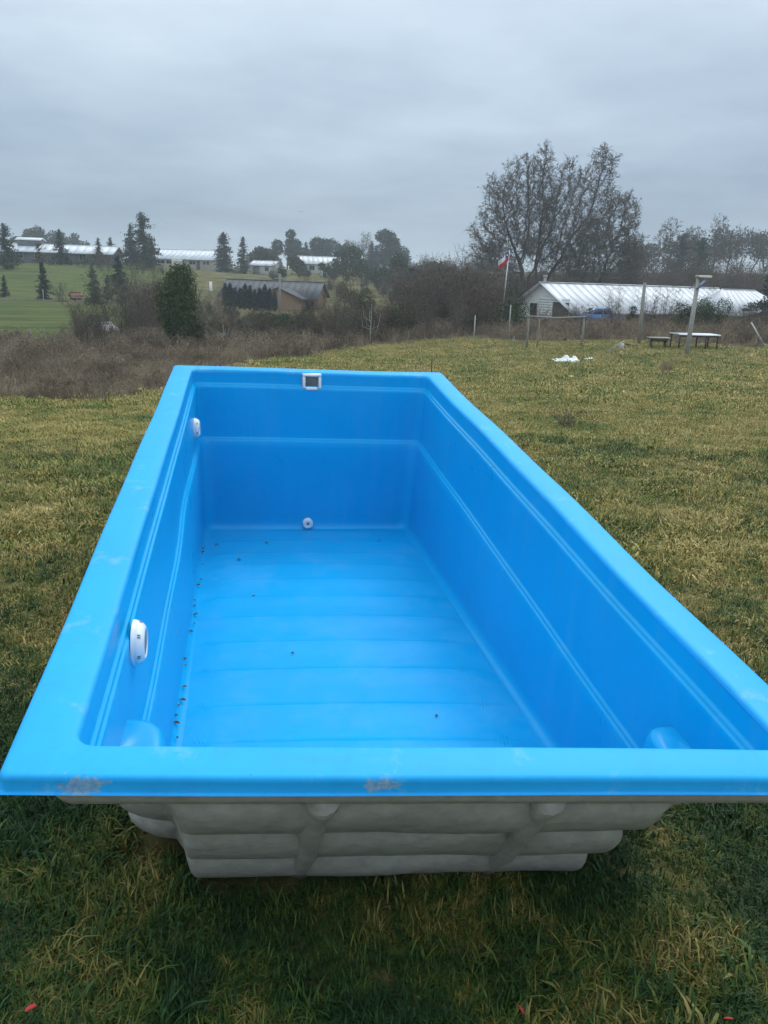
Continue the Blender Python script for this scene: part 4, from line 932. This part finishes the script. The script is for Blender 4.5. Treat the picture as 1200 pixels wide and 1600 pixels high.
def slab(mb, a, b, c, d, th):
    """plate with corners a b c d (counter-clockwise from above)"""
    P = np.array([a, b, c, d], float); n = np.cross(P[1] - P[0], P[3] - P[0]); n /= np.linalg.norm(n)
    mb.add(np.r_[P, P - n * th], [[0, 1, 2, 3], [7, 6, 5, 4], [0, 4, 5, 1], [1, 5, 6, 2], [2, 6, 7, 3], [3, 7, 4, 0]])
def sheets(parent, a, b, c, d, n, mat, th=.03, rib=.035):
    """slope a-b (eave) d-c (ridge) laid with n sheets, each its own plate with a standing seam"""
    a, b, c, d = (np.array(q, float) for q in (a, b, c, d)); nn = np.cross(b - a, d - a); nn /= np.linalg.norm(nn)
    for i_ in range(n):
        s0, s1 = i_ / n, (i_ + 1) / n; g_ = .0015 / max(.3, np.linalg.norm(b - a) / n) / n
        p0, p1, p2, p3 = a + (b - a) * (s0 + g_), a + (b - a) * (s1 - g_), d + (c - d) * (s1 - g_), d + (c - d) * (s0 + g_)
        lift = nn * (.004 * (i_ % 2)); mb = MB(); slab(mb, p0 + lift, p1 + lift, p2 + lift, p3 + lift, th)
        e = (b - a) / np.linalg.norm(b - a) * rib
        if np.linalg.norm(p2 - p3) > .12: slab(mb, p0 + lift + nn * .014, p0 + lift + e + nn * .014, p3 + lift + e + nn * .014, p3 + lift + nn * .014, .012)
        mb.build('roof_sheet', mat, parent)
def gable_house(name, label, foot, rz, L, W, he, rise, wall, roof, over=.45, nsheet=12, group=None, end_over=.4, sink=.6):
    """long axis local x, camera side local -y"""
    h = thing(name, label, 'house', tuple(foot), rz, None, group); x, y = L / 2, W / 2
    mb = MB(); P = [(-x, -y, -sink), (x, -y, -sink), (x, y, -sink), (-x, y, -sink), (-x, -y, he), (x, -y, he), (x, y, he), (-x, y, he), (-x, 0, he + rise), (x, 0, he + rise)]
    mb.add(P, [[0, 1, 5, 4], [2, 3, 7, 6], [0, 3, 2, 1]]); n0 = mb.n - len(P); mb.F.setdefault(5, []).append(np.array([[3, 0, 4, 8, 7], [1, 2, 6, 9, 5]]) + n0)
    mb.build('wall', wall, h)
    k = rise / y; ze = he - over * k + .04; xr = x + end_over; yo = y + over; zr = he + rise + .04
    r = MB(); slab(r, (-xr, -.12, zr + .035), (xr, -.12, zr + .035), (xr, 0, zr + .075), (-xr, 0, zr + .075), .03); slab(r, (-xr, 0, zr + .075), (xr, 0, zr + .075), (xr, .12, zr + .035), (-xr, .12, zr + .035), .03)
    ro = r.build('roof', roof, h)
    sheets(ro, (-xr, -yo, ze), (xr, -yo, ze), (xr, 0, zr), (-xr, 0, zr), nsheet, roof); sheets(ro, (xr, yo, ze), (-xr, yo, ze), (-xr, 0, zr), (xr, 0, zr), nsheet, roof)
    MB().box((-xr, -yo - .03, ze - .17), (xr, -yo, ze - .02)).build('fascia', M_grey_wood if roof is not M_slate else M_brown, h)
    return h
def window(h, c, w, ht, axis='y', out=-1, frame=None, name='window'):
    """window on a wall: axis = wall normal axis, out = its sign"""
    c = np.array(c, float); t_ = .06; fr = MB()
    def bx(lo, hi_):
        lo, hi_ = list(lo), list(hi_)
        if axis == 'x': lo, hi_ = [lo[1], lo[0], lo[2]], [hi_[1], hi_[0], hi_[2]]
        lo, hi_ = np.minimum(lo, hi_), np.maximum(lo, hi_); return lo + c, hi_ + c
    o1 = out * .05
    for lo, hi_ in (((-w / 2 - t_, -.03, ht / 2), (w / 2 + t_, o1, ht / 2 + t_)), ((-w / 2 - t_, -.03, -ht / 2 - t_), (w / 2 + t_, o1 * 1.4, -ht / 2)), ((-w / 2 - t_, -.03, -ht / 2), (-w / 2, o1, ht / 2)), ((w / 2, -.03, -ht / 2), (w / 2 + t_, o1, ht / 2)), ((-.025, -.02, -ht / 2), (.025, o1 * .8, ht / 2))):
        fr.box(*bx(lo, hi_))
    f = fr.build(name, frame or M_white, h); MB().box(*bx((-w / 2, -.02, -ht / 2), (w / 2, out * .02, ht / 2))).build('pane', M_glass, f); return f
# long white house with pale metal roof on the right
A_, th_ = at(846, 441, 89), R(36)
ax = np.array([math.cos(th_), math.sin(th_)]); LW = 30.0
cxy = A_[:2] + ax * (LW / 2 + .4); gz = ground(*(A_[:2] + ax * 3))
RIDGE = A_[2] - gz
wh = gable_house('long_house', 'long white house with pale metal roof and open porch on the right', (cxy[0], cxy[1], gz), th_, LW, 7.6, RIDGE - 2.35, 2.3, M_white_wall, M_zinc, .9, 26, None, .7, 2.0)
xg = -LW / 2
for q in range(9): MB().box((xg - .018, -3.75, .25 + q * .26), (xg - .002, .6 + .001, .25 + q * .26 + .235)).build('clapboard', M_white_wall, wh)
window(wh, (xg - .02, 1.2, 1.15), .9, 1.5, 'x', -1, M_brown)
MB().box((xg - .03, -3.7, -.5), (xg - .024, -1.5, 2.2)).build('porch_wall', M_brown, wh)
MB().box((xg + .3, -3.87, -.5), (LW / 2 - 5, -3.802, RIDGE - 2.5)).build('side_wall', M_grey_wood, wh)
for q in range(9): MB().box((xg + .35 + q * 2.1, -4.55, -.8), (xg + .50 + q * 2.1, -4.40, RIDGE - 2.75), .01).build('porch_post', M_grey_wood, wh)
for q in (2, 5, 8, 11): window(wh, (xg + 2.2 + q, -3.88, 1.0), .9, 1.0, 'y', -1, M_brown)
ch = MB(); ch.tube([(xg + .2, .1, RIDGE - .2), (xg + .2, .1, RIDGE + .55)], .16, 10); ch.tube([(xg + .2, .1, RIDGE + .55), (xg + .2, .1, RIDGE + .72)], [.26, .20], 10); ch.build('chimney', M_concrete, wh)
# hipped wing at its right end
hw_ = thing('hipped_house', 'hip roofed end building joined to the long white house, right edge', 'house', tuple(gp(1153, 90)), R(14)); zt = at(1150, 452, 86)[2] - hw_.location.z
MB().box((-3.6, -3.4, -2), (3.6, 3.4, zt - 2.3)).build('wall', M_grey_wood, hw_)
rr = MB(); slab(rr, (-2.6, -.12, zt + .02), (1.2, -.12, zt + .02), (1.2, .12, zt + .02), (-2.6, .12, zt + .02), .06); hr = rr.build('roof', M_zinc, hw_); e = zt - 2.5
sheets(hr, (-4.3, -4.1, e), (4.3, -4.1, e), (1.2, 0, zt), (-2.6, 0, zt), 9, M_zinc); sheets(hr, (4.3, -4.1, e), (4.3, 4.1, e), (1.2, .05, zt), (1.2, -.05, zt), 8, M_zinc)
sheets(hr, (-4.3, 4.1, e), (-4.3, -4.1, e), (-2.6, -.05, zt), (-2.6, .05, zt), 8, M_zinc); sheets(hr, (4.3, 4.1, e), (-4.3, 4.1, e), (-2.6, 0, zt), (1.2, 0, zt), 9, M_zinc)
MB().box((-4.3, -4.14, e - .18), (4.3, -4.105, e - .02)).build('fascia', M_grey_wood, hw_)
for q in (-1.8, 1.6): window(hw_, (q, -3.41, .9), 1.0, .9, 'y', -1, M_brown)
# brown brick house with dark shingle roof behind the cypress hedge
f = gp(430, 121); zb = at(430, 462, 121)[2]; f[2] = min(f[2], zb - 1.9)
bh = gable_house('brick_house', 'low tan brick house with dark shingle roof behind the cypress hedge', f, R(-8), 13.2, 7.0, zb - f[2] + .1, 1.9, M_brick, M_slate, .5, 14, None, .5)
yb = -6.2; mb = MB(); hz = zb - f[2]; P = [(-.6, yb, -.6), (5.0, yb, -.6), (5.0, -3.4, -.6), (-.6, -3.4, -.6), (-.6, yb, hz), (5.0, yb, hz), (5.0, -3.4, hz), (-.6, -3.4, hz), (2.2, yb, hz + 1.25), (2.2, -3.4, hz + 1.25)]
mb.add(P, [[3, 0, 4, 7], [1, 2, 6, 5]]); mb.F.setdefault(5, []).append(np.array([[0, 1, 5, 8, 4]])); mb.build('gable_wall', M_brick, bh)
gr_ = MB().box((2.15, yb - .4, hz + 1.27), (2.25, -1.2, hz + 1.34)).build('gable_roof', M_slate, bh)
sheets(gr_, (-1.2, -1.0, hz - .17), (-1.2, yb - .45, hz - .17), (2.2, yb - .45, hz + 1.3), (2.2, -1.0, hz + 1.3), 6, M_slate); sheets(gr_, (5.6, yb - .45, hz - .17), (5.6, -1.0, hz - .17), (2.2, -1.0, hz + 1.3), (2.2, yb - .45, hz + 1.3), 6, M_slate)
window(bh, (.6, yb - .01, hz - .9), 1.5, 1.1, 'y', -1, M_white); window(bh, (5.9, -3.52, hz - 1.0), 1.0, 1.1, 'y', -1, M_brown)
# white house on the hill
f = gp(298, 216); wl = gable_house('hill_house', 'long low white house on the hill left of the rounded conifer', f, R(-14), 17.5, 8.5, 2.5, 2.1, M_cream, M_zincw, .5, 14, None, .4, 2.)
for q, (x, w) in enumerate([(-5.2, 1.7), (-3.0, 1.6), (3.2, 1.7), (6.4, .6), (7.3, .6)]): window(wl, (x, -4.26, 1.55), w, .8, 'y', -1, M_white)
MB().box((4.3, -4.33, -.2), (5.2, -4.252, 2.05), .01).build('door', M_brown, wl)
MB().box((-1.9, -5.2, -1), (.8, -4.26, 2.35)).build('porch', M_cream, wl)
# long grey house at the far left
f = gp(60, 171); lg = gable_house('grey_house', 'very long grey house with stepped white metal roof at the far left', f, R(3), 33, 8., 2.1, 1.35, M_grey_wall, M_zincw, .6, 22, None, .5, 2.)
mb = MB(); mb.box((-2.2, -1.3, 3.0), (2.0, 1.3, 4.3)); mb.build('roof_monitor', M_grey_wall, lg); m2 = MB(); slab(m2, (-2.6, -1.7, 4.15), (2.4, -1.7, 4.15), (2.4, 0, 4.65), (-2.6, 0, 4.65), .06); slab(m2, (2.4, 1.7, 4.15), (-2.6, 1.7, 4.15), (-2.6, 0, 4.65), (2.4, 0, 4.65), .06); m2.build('monitor_roof', M_zincw, lg)
for q, x in enumerate((-9, -5.5, -1, 2.5, 7.5, 11)): window(lg, (x, -4.01, 1.3), 1.3, 1.2, 'y', -1, M_white)
# small shed and a further house in the middle
f = gp(416, 200); sd_ = gable_house('small_shed', 'small white shed with shiny roof right of the slim conifer', f, R(-20), 6., 4., 2.0, .9, M_white_wall, M_zincw, .4, 6, None, .3, 1.)
MB().box((-2.2, -2.06, -.3), (-.6, -2.002, 1.7)).build('door', M_grey_wall, sd_); window(sd_, (1.3, -2.01, 1.1), .9, .8)
f = gp(497, 205); mh = gable_house('grey_roof_house', 'small house with grey roof and white gable left of the dome tree', f, R(12), 9.5, 6.5, 2.2, 1.5, M_white_wall, M_zinc, .5, 9, None, .4, 1.5)
window(mh, (-2, -3.26, 1.1), 1.2, .9); MB().box((1.0, -3.32, -.3), (2.0, -3.252, 1.9)).build('door', M_brown, mh)
f = gp(522, 192); mh2 = gable_house('grey_roof_house', 'low grey roofed house wing in front of the dome tree', f, R(78), 6.5, 5.0, 1.6, 1.2, M_white_wall, M_zinc, .4, 6, None, .3, 1.5); window(mh2, (-3.26, 0, .9), .9, .7, 'x', -1)
f = gp(162, 66); f[2] = at(162, 530, 66)[2]; sh = gable_house('lean_shed', 'tiny shed with pale gable roof in the brush left of the drooping tree', f, R(70), 1.6, 1.5, .75, .45, M_brown, M_zincw, .15, 3, None, .15, .5); MB().box((-.85, -.3, -.2), (-.801, .3, .7)).build('door', M_grey_wood, sh)
f = gp(122, 101); sh = gable_house('hut', 'small hut with rusty red roof on the terrace line', f, R(35), 1.1, .9, .45, .35, M_brown, M_simple('rusty_sheet', (.28, .12, .07), (.18, .08, .05), .8), .2, 4, None, .15, .5); MB().box((-.15, -.48, -.1), (.15, -.451, .42)).build('door', M_grey_wood, sh)

# ------------------------------------------------------------------ posts, fences, small things
def post(name, label, cat, u, d, h, r, mat, lean=(0, 0), sq=False, sides=8):
    o = thing(name, label, cat, tuple(gp(u, d))); mb = MB(); mb.tube([(0, 0, -.3), (lean[0] * .5, lean[1] * .5, h * .5), (lean[0], lean[1], h)], [r, r * .95, r * .85], 4 if sq else sides); mb.build('shaft', mat, o); return o
up = post('utility_pole', 'wooden utility pole standing before the brick house', 'pole', 437, 76, 4.2, .11, M_grey_wood)
MB().box((-.5, -.05, 3.75), (.5, .05, 3.85), .01).build('crossarm', M_grey_wood, up)
wp = post('marker_post', 'white topped post on the slope left of the cypress hedge', 'post', 331, 125, 1.6, .07, M_grey_wood); MB().box((-.2, -.05, 1.2), (.2, .05, 2.5), .02).build('board', M_white, wp)
fp = post('flagpole', 'thin white flagpole flying a small flag left of the white gable', 'flagpole', 783, 66, 4.1, .045, M_white, (.18, 0)); fp.location.z = at(783, 478, 66)[2]; MB().tube([(0, 0, -2.5), (0, 0, -.3)], .05, 8).build('foot', M_white, fp)
# flag: white over red with a blue canton and a star, drooping to the left
nx, nz_ = 14, 10; fl = thing('flag', 'white red and blue flag with a star hanging from the flagpole', 'flag', (fp.location.x + .18, fp.location.y - .06, fp.location.z + 4.0)); fl.scale = (1.25, 1.25, 1.25)
def flag_xyz(a, b): return (-.02 - a * .62 * (1 - .15 * b), -.03 + .07 * math.sin(a * 7 + b * 2) * a, -b * .52 - a * .62 + .03 * math.sin(a * 9))
def flag_part(name, a0, a1, b0, b1, mat):
    mb = MB(); V = []; F = []
    for i_ in range(9):
        for j_ in range(7): V.append(flag_xyz(a0 + (a1 - a0) * i_ / 8, b0 + (b1 - b0) * j_ / 6))
    F = [[i_ * 7 + j_, (i_ + 1) * 7 + j_, (i_ + 1) * 7 + j_ + 1, i_ * 7 + j_ + 1] for i_ in range(8) for j_ in range(6)]; V = np.array(V); n = len(V)
    mb.add(np.r_[V, V + [0, .008, 0]], np.r_[F, np.array(F)[:, ::-1] + n]); return mb.build(name, mat, fl, True)
flag_part('blue_canton', 0, .33, 0, .5, M_simple('flag_blue', (.02, .05, .30), None, .8)); flag_part('white_stripe', .33, 1, 0, .5, M_simple('flag_white', (.78, .78, .78), (.7, .7, .7), .8)); flag_part('red_stripe', 0, 1, .5, 1, M_simple('flag_red', (.55, .02, .03), (.45, .02, .03), .8))
sc_ = flag_xyz(.165, .25); sv = [(sc_[0], sc_[1] - .006, sc_[2])] + [(sc_[0] + (.07 if q % 2 == 0 else .03) * math.sin(q * math.pi / 5), sc_[1] - .006, sc_[2] + (.07 if q % 2 == 0 else .03) * math.cos(q * math.pi / 5)) for q in range(10)]
MB().add(sv, [[0, 1 + q, 1 + (q + 1) % 10] for q in range(10)]).build('star', M_white, fl)
post('wooden_post', 'tall grey wooden post standing in the brush before the long roof', 'post', 1000, 45, 3.15, .10, M_grey_wood, (-.05, 0))
lp = post('lamp_pole', 'leaning concrete pole carrying a flat lamp and solar panel', 'lamp pole', 1077, 40, 3.55, .115, M_concrete, (.10, 0), True)
MB().box((-.02, -.28, 3.52), (.62, .16, 3.62), .02).build('lamp_head', M_simple('lamp_cream', (.62, .60, .50), (.5, .48, .4), .6), lp)
q = MB(); slab(q, (.15, -.32, 3.42), (.15, .05, 3.46), (.52, .05, 3.46), (.52, -.32, 3.42), .02); q = MB(); slab(q, (.02, -.3, 3.02), (.42, -.3, 3.40), (.42, .2, 3.40), (.02, .2, 3.02), .025); q.build('solar_panel', M_simple('solar_panel', (.10, .16, .28), (.06, .1, .2), .25), lp)
q = MB(); q.tube([(.1, 0, 3.3), (-.28, .0, 3.0)], .025, 5); q.build('stay', M_grey_wood, lp)
# gate frame of two posts and a bar
gf = thing('gate_frame', 'rough wooden frame of two posts and a crossbar in the brush', 'gate', tuple(gp(867, 45))); px = PXM(45)
for x in (-42, 42): MB().tube([(x * px, 0, -.3), (x * px + .03, 0, .9), (x * px, 0, 1.70)], [.06, .055, .05], 7).build('post', M_grey_wood, gf)
MB().tube([(-46 * px, -.07, 1.58), (0, -.07, 1.53), (46 * px, -.07, 1.66)], .042, 7).build('crossbar', M_grey_wood, gf)
MB().tube([(-25 * px, .1, -.2), (-24 * px, .1, 1.45)], .03, 5).build('stake', M_grey_wood, gf)
post('stake', 'short thin stake standing just behind the right far pool corner', 'stake', 677, 30, .62, .02, M_brown); post('stake', 'short pale stake left of the gate frame', 'stake', 804, 43, .8, .025, M_grey_wood)
post('fence_post', 'pale fence post below the flagpole', 'post', 741, 52, 1.5, .045, M_concrete); post('fence_post', 'pale fence post between flagpole and gate frame', 'post', 795, 55, 2.0, .045, M_concrete)
# planks leaning and lying about
def bar(name, label, cat, p0, p1, r, mat, sq=True):
    p0, p1 = np.array(p0), np.array(p1); o = thing(name, label, cat, tuple(p0)); MB().tube([(0, 0, 0), p1 - p0], r, 4 if sq else 7).build('length', mat, o); return o
bar('leaning_plank', 'pale plank leaning over at the right edge of the pasture', 'plank', gp(1197, 45) + [0, 0, .05], at(1174, 504, 46), .05, M_concrete)
bar('leaning_plank', 'grey plank propped in the brush left of the tall wooden post', 'plank', gp(949, 41) + [0, 0, .03], at(975, 533, 42), .04, M_grey_wood); bar('rail', 'low dark rail beside the propped plank', 'rail', at(975, 537, 43), at(999, 541, 44), .03, M_brown)
# plank fence behind the bare shrubs
pf = thing('plank_fence', 'dark weathered plank fence behind the bare shrubs', 'fence', tuple(gp(672, 66))); px = PXM(66)
for q in range(16): MB().box((-29 * px + q * 3.7 * px, -.02, -.2), (-29 * px + q * 3.7 * px + 3.2 * px, .02, 1.35 + .06 * math.sin(q * 2.3)), .005).build('plank', M_brown, pf)
MB().box((-30 * px, .021, 1.0), (31 * px, .08, 1.1)).build('rail', M_brown, pf)
# table and bench
tb = thing('table', 'long table with white top and dark legs beside the lamp pole', 'table', tuple(gp(1086, 43)), R(6)); w = 33 * PXM(43)
MB().box((-w, -.6, .66), (w, .6, .72), .01).build('tabletop', M_white, tb)
for x in (-w + .1, w * .35, w - .1):
    for y in (-.5, .5): MB().box((x - .03, y - .03, -.1), (x + .03, y + .03, .66)).build('leg', M_brown, tb)
MB().box((-w + .1, -.53, .58), (w - .1, -.47, .659)).build('apron', M_brown, tb)
tb = thing('bench', 'small dark bench with pale top left of the white table', 'bench', tuple(gp(1030, 43)), R(-4))
MB().box((-.55, -.25, .48), (.55, .25, .53), .01).build('seat', M_concrete, tb); MB().box((-.35, -.22, .32), (.4, .22, .479)).build('apron', M_brown, tb)
for x in (-.35, .35): MB().box((x - .03, -.2, -.1), (x + .03, .2, .32)).build('leg', M_brown, tb)
bk = thing('bucket', 'small white bucket in the brush left of the wooden post', 'bucket', tuple(gp(973, 42))); bb = MB(); bb.tube([(0, 0, .05), (0, 0, .30), (0, 0, .33)], [.11, .135, .14], 14); bb.build('pail', M_white, bk); bb = MB(); a = np.linspace(0, np.pi, 10); bb.tube(np.c_[.135 * np.cos(a), -.02 * np.ones(10), .31 + .07 * np.sin(a)], .006, 5); bb.build('handle', M_greyp, bk)
# crumpled white sheet in the grass
def crumple(name, label, u, d, sx, sy, hgt, seed, mat):
    rg = np.random.default_rng(seed); n = 26; X, Y = np.meshgrid(np.linspace(-1, 1, n), np.linspace(-1, 1, n)); H = np.zeros_like(X)
    for _ in range(14): cx_, cy_, s_ = rg.uniform(-.7, .7), rg.uniform(-.7, .7), rg.uniform(.08, .3); H += rg.uniform(.2, 1) * np.exp(-((X - cx_) ** 2 + (Y - cy_) ** 2) / s_ ** 2)
    edge_ = 1 + .25 * np.sin(np.arctan2(Y, X) * 5 + seed) + .1 * np.sin(np.arctan2(Y, X) * 11); f = gp(u, d)
    V = np.c_[(X * sx * edge_).ravel(), (Y * sy * edge_).ravel(), (.03 + H * hgt * (1 - .6 * np.maximum(abs(X), abs(Y)) ** 4)).ravel() + rg.normal(0, .006, n * n)]
    k, l = np.meshgrid(np.arange(n - 1), np.arange(n - 1)); k = k.ravel(); l = l.ravel(); Fq = np.stack([k * n + l, k * n + l + 1, (k + 1) * n + l + 1, (k + 1) * n + l], 1)
    o = obj(name, mesh(name, V, Fq, mat, False), None, tuple(f)); return tag(o, label, 'sheet')
crumple('white_sheet', 'crumpled white plastic sheet lying in the grass before the gate frame', 893, 37, .55, .45, .16, 3, M_white); crumple('white_sheet', 'small scrap of white sheet right of the crumpled plastic sheet', 925, 38, .22, .15, .05, 4, M_white)
crumple('white_sheet', 'white sheeting half hidden in brush left of the drooping tree', 208, 55, .7, .5, .2, 6, M_white)
# blue car by the porch
cr_ = thing('blue_car', 'blue car parked in the brush before the long white house', 'car', tuple(gp(930, 80)), R(12)); cr_.location.z = at(930, 508, 80)[2]
M_blue = M_simple('blue_paint', (.05, .16, .42), (.04, .13, .36), .3, 2.)
mb = MB(); pr = [(-2.0, .35), (-2.05, .75), (-1.9, .95), (-.95, 1.02), (-.45, 1.55), (.9, 1.60), (1.25, 1.05), (2.0, .98), (2.1, .7), (2.05, .35)]
V = np.array([(x, s_, z) for s_ in (-.8, .8) for (x, z) in pr]); n = len(pr); k = np.arange(n); mb.add(V, np.stack([k, (k + 1) % n, n + (k + 1) % n, n + k], 1)[:, ::-1]); mb.F.setdefault(n, []).append(np.array([list(range(n)), [n + q for q in range(n)][::-1]])); mb.build('body', M_blue, cr_)
for (lab_, quad) in (('side_window', [(-.85, 1.05), (-.45, 1.48), (.15, 1.50), (.15, 1.05)]), ('side_window', [(.25, 1.05), (.25, 1.50), (.85, 1.52), (1.1, 1.05)])):
    mb = MB(); mb.add([(x, -.812, z) for x, z in quad] + [(x, -.80, z) for x, z in quad], [[0, 3, 2, 1], [0, 1, 5, 4], [1, 2, 6, 5], [2, 3, 7, 6], [3, 0, 4, 7]]); mb.build(lab_, M_glass, cr_)
mb = MB(); slab(mb, (-.97, -.72, 1.045), (-.97, .72, 1.045), (-.50, .68, 1.53), (-.50, -.68, 1.53), -.012); mb.build('windscreen', M_glass, cr_)
for x in (-1.3, 1.3):
    for y in (-.78, .78): wl_ = MB().tube([(x, y - .09, .33), (x, y + .09, .33)], .33, 18).build('wheel', M_dark, cr_); MB().tube([(x, y - .1, .33), (x, y + .1, .33)], .19, 14).build('rim', M_concrete, wl_)
for y in (-.6, .6): MB().box((-2.08, y - .14, .66), (-2.02, y + .14, .80), .01).build('headlight', M_white, cr_)
# fence posts along the foot of the green slope
ords = ('leftmost', 'second', 'third', 'fourth', 'fifth', 'sixth')
for q in range(6): post('fence_post', '%s thin fence post from the left at the foot of the green slope' % ords[q], 'post', 4 + q * 22, 58, 1.0, .035, M_grey_wood)
for q, (u, d, h) in enumerate([(72, 97, 1.3), (96, 97, 1.5)]): post('fence_post', ('left', 'right')[q] + ' pale post on the terrace line of the green slope', 'post', u, d, h, .05, M_concrete)
# earth bank along the terrace
tv = []; us = np.linspace(-60, 190, 60)
for u in us: p_ = gp(u, 98 + .5 * math.sin(u * .05)); z_ = .16 + .05 * math.sin(u * .3); tv += [(p_[0], p_[1] - .6, p_[2] - .15), (p_[0], p_[1] - .15, p_[2] + z_), (p_[0], p_[1] + .4, p_[2] + z_ * .9), (p_[0], p_[1] + .9, p_[2] - .2)]
k = np.arange(59)[:, None] * 4; o = obj('earth_bank', mesh('earth_bank', np.array(tv), np.concatenate([k + np.array([[c_, c_ + 4, c_ + 5, c_ + 1]]) for c_ in range(3)]), M_simple('bare_earth', (.060, .045, .030), (.09, .07, .045), .95, 1., obj_space=False), True)); o['kind'] = 'structure'
# two birds
for (u, v, d, s_, lab) in [(470, 331, 60, .36, 'larger dark bird gliding above the far wood'), (260, 348, 70, .22, 'smaller faint bird above the hill conifers')]:
    p_ = at(u, v, d); b_ = thing('bird', lab, 'bird', tuple(p_), R(8)); mb = MB(); mb.tube([(-.1 * s_, -.3 * s_, 0), (0, -.12 * s_, 0), (0, .1 * s_, 0), (0, .36 * s_, 0)], [.01, .07 * s_, .075 * s_, .02 * s_], 7); mb.build('body', M_brown, b_, True)
    for sg in (-1, 1):
        mb = MB(); mb.add([(0, -.12 * s_, .03 * s_), (0, .12 * s_, .03 * s_), (sg * .5 * s_, .12 * s_, .10 * s_), (sg * .5 * s_, -.08 * s_, .10 * s_), (sg * 1.0 * s_, .16 * s_, .02 * s_), (sg * 1.0 * s_, .10 * s_, .02 * s_)], [[0, 1, 2, 3], [3, 2, 4, 5]]); mb.build('wing', M_brown, b_)
# dry leaves fallen on the pool floor
leafm = M_simple('dead_leaf', (.10, .055, .025), (.03, .02, .012), .85, 40.)
def dead_leaf(px_, py_, L, seed, lab):
    rg = np.random.default_rng(seed); n = 7; V = []; a = rg.uniform(0, 6.28); curl = rg.uniform(.3, .9)
    for i_ in range(n):
        s_ = i_ / (n - 1); w = L * .28 * math.sin(math.pi * min(1, s_ * 1.05 + .02)) ** .8 + .0008
        for e in (-1, 0, 1): x = (s_ - .5) * L; y = e * w; V.append((x * math.cos(a) - y * math.sin(a), x * math.sin(a) + y * math.cos(a), .003 + abs(e) * w * curl + .25 * L * (s_ - .5) ** 2))
    F = [[i_ * 3 + j_, (i_ + 1) * 3 + j_, (i_ + 1) * 3 + j_ + 1, i_ * 3 + j_ + 1] for i_ in range(n - 1) for j_ in (0, 1)]
    V = np.array(V); V[:, 2] += .0; z0 = float(floor_z(py_)); extra = max(0, abs(px_) - .90) ** 2 * 4.5 + .014
    W0 = pw((px_, py_, z0 + extra)); W = pw(V + [px_, py_, z0 + extra]) - W0
    nv = len(W); F = np.array(F); o = obj('dead_leaf', mesh('dead_leaf', np.r_[W, W - [0, 0, .0012]], np.r_[F, F[:, ::-1] + nv], leafm, False), None, tuple(W0[0])); tag(o, lab, 'leaf', 'dead leaves on the pool floor')
ORD = 'first second third fourth fifth sixth seventh eighth ninth tenth eleventh twelfth thirteenth fourteenth fifteenth sixteenth seventeenth eighteenth nineteenth'.split()
side_y = [4.86, 4.78, 4.70, 4.40, 4.05, 3.92, 3.6, 3.5, 3.36, 3.2, 3.05, 2.62, 2.55, 2.28, 2.12, 2.05, 1.93, 1.86, 1.72]
for q, y in enumerate(side_y): dead_leaf(-.955 + .012 * math.sin(q * 5), y, .018 + .010 * (q % 3), 400 + q, '%s dead leaf from the far wall in the row along the left floor edge' % ORD[q])
for q, (x, y, lab) in enumerate([(-.86, 4.95, 'dead leaf on the far left of the pool floor'), (-.42, 5.0, 'darkest dead leaf near the far wall of the pool floor'), (-.66, 4.55, 'dead leaf on the pool floor by the second ridge from the far wall'), (-.55, 3.72, 'dead leaf alone on the left half of the pool floor, mid length'),
                                 (.42, 1.95, 'tiny dark leaf near the close end of the pool floor'), (-.32, 2.75, 'tiny dead leaf in the middle of the pool floor'), (.62, 5.05, 'dead leaf at the far right of the pool floor')]): dead_leaf(x, y,   .036 if q < 4 else .022, 450 + q, lab)
# red scraps lying in the front grass
M_red = M_simple('red_scrap', (.62, .03, .03), (.5, .04, .04), .6, 30.)
for q, (u, v, lab) in enumerate([(48, 1575, 'small bright red scrap in the grass at the lower left'), (815, 1578, 'pinkish red petal like scrap in the grass below the pool'), (1138, 1592, 'red scrap in the grass at the lower right corner')]):
    lo, hi_ = 1.5, 6.
    for _ in range(40):
        m_ = (lo + hi_) / 2; p_ = at(u, v, m_); lo, hi_ = (m_, hi_) if p_[2] > surf(p_[0], p_[1]) + .055 else (lo, m_)
    p_ = at(u, v, lo); mb = MB(); a = q * 1.3 + .6; c_, s_ = math.cos(a), math.sin(a); V = [(x * c_ - y * s_, x * s_ + y * c_, z) for (x, y, z) in [(-.017, -.004, .0), (0, -.006, .004), (.017, -.003, .003), (.016, .004, .007), (0, .006, .008), (-.016, .004, .004)]]; V = np.array(V)
    mb.add(np.r_[V, V - [0, 0, .003]], [[0, 1, 4, 5], [1, 2, 3, 4], [11, 10, 7, 6], [10, 9, 8, 7]]); o = mb.build('red_scrap', M_red, None, loc=tuple(p_)); tag(o, lab, 'scrap')

# ------------------------------------------------------------------ damp winter air
hz_ = MB().box((-3300, -3300, -60), (3300, 3300, EYE[2] + 34)); ho = hz_.build('haze', None); ho['kind'] = 'stuff'; ho['label'] = 'thin pale winter haze over the whole valley'; ho['category'] = 'haze'
hm = bpy.data.materials.new('haze'); hm.use_nodes = True; hm.node_tree.nodes.clear(); ov = hm.node_tree.nodes.new('ShaderNodeOutputMaterial'); pv = hm.node_tree.nodes.new('ShaderNodeVolumePrincipled')
pv.inputs['Color'].default_value = (.82, .90, .98, 1); pv.inputs['Density'].default_value = .00070; pv.inputs['Anisotropy'].default_value = .2
hm.node_tree.links.new(pv.outputs[0], ov.inputs['Volume']); ho.data.materials.clear(); ho.data.materials.append(hm)
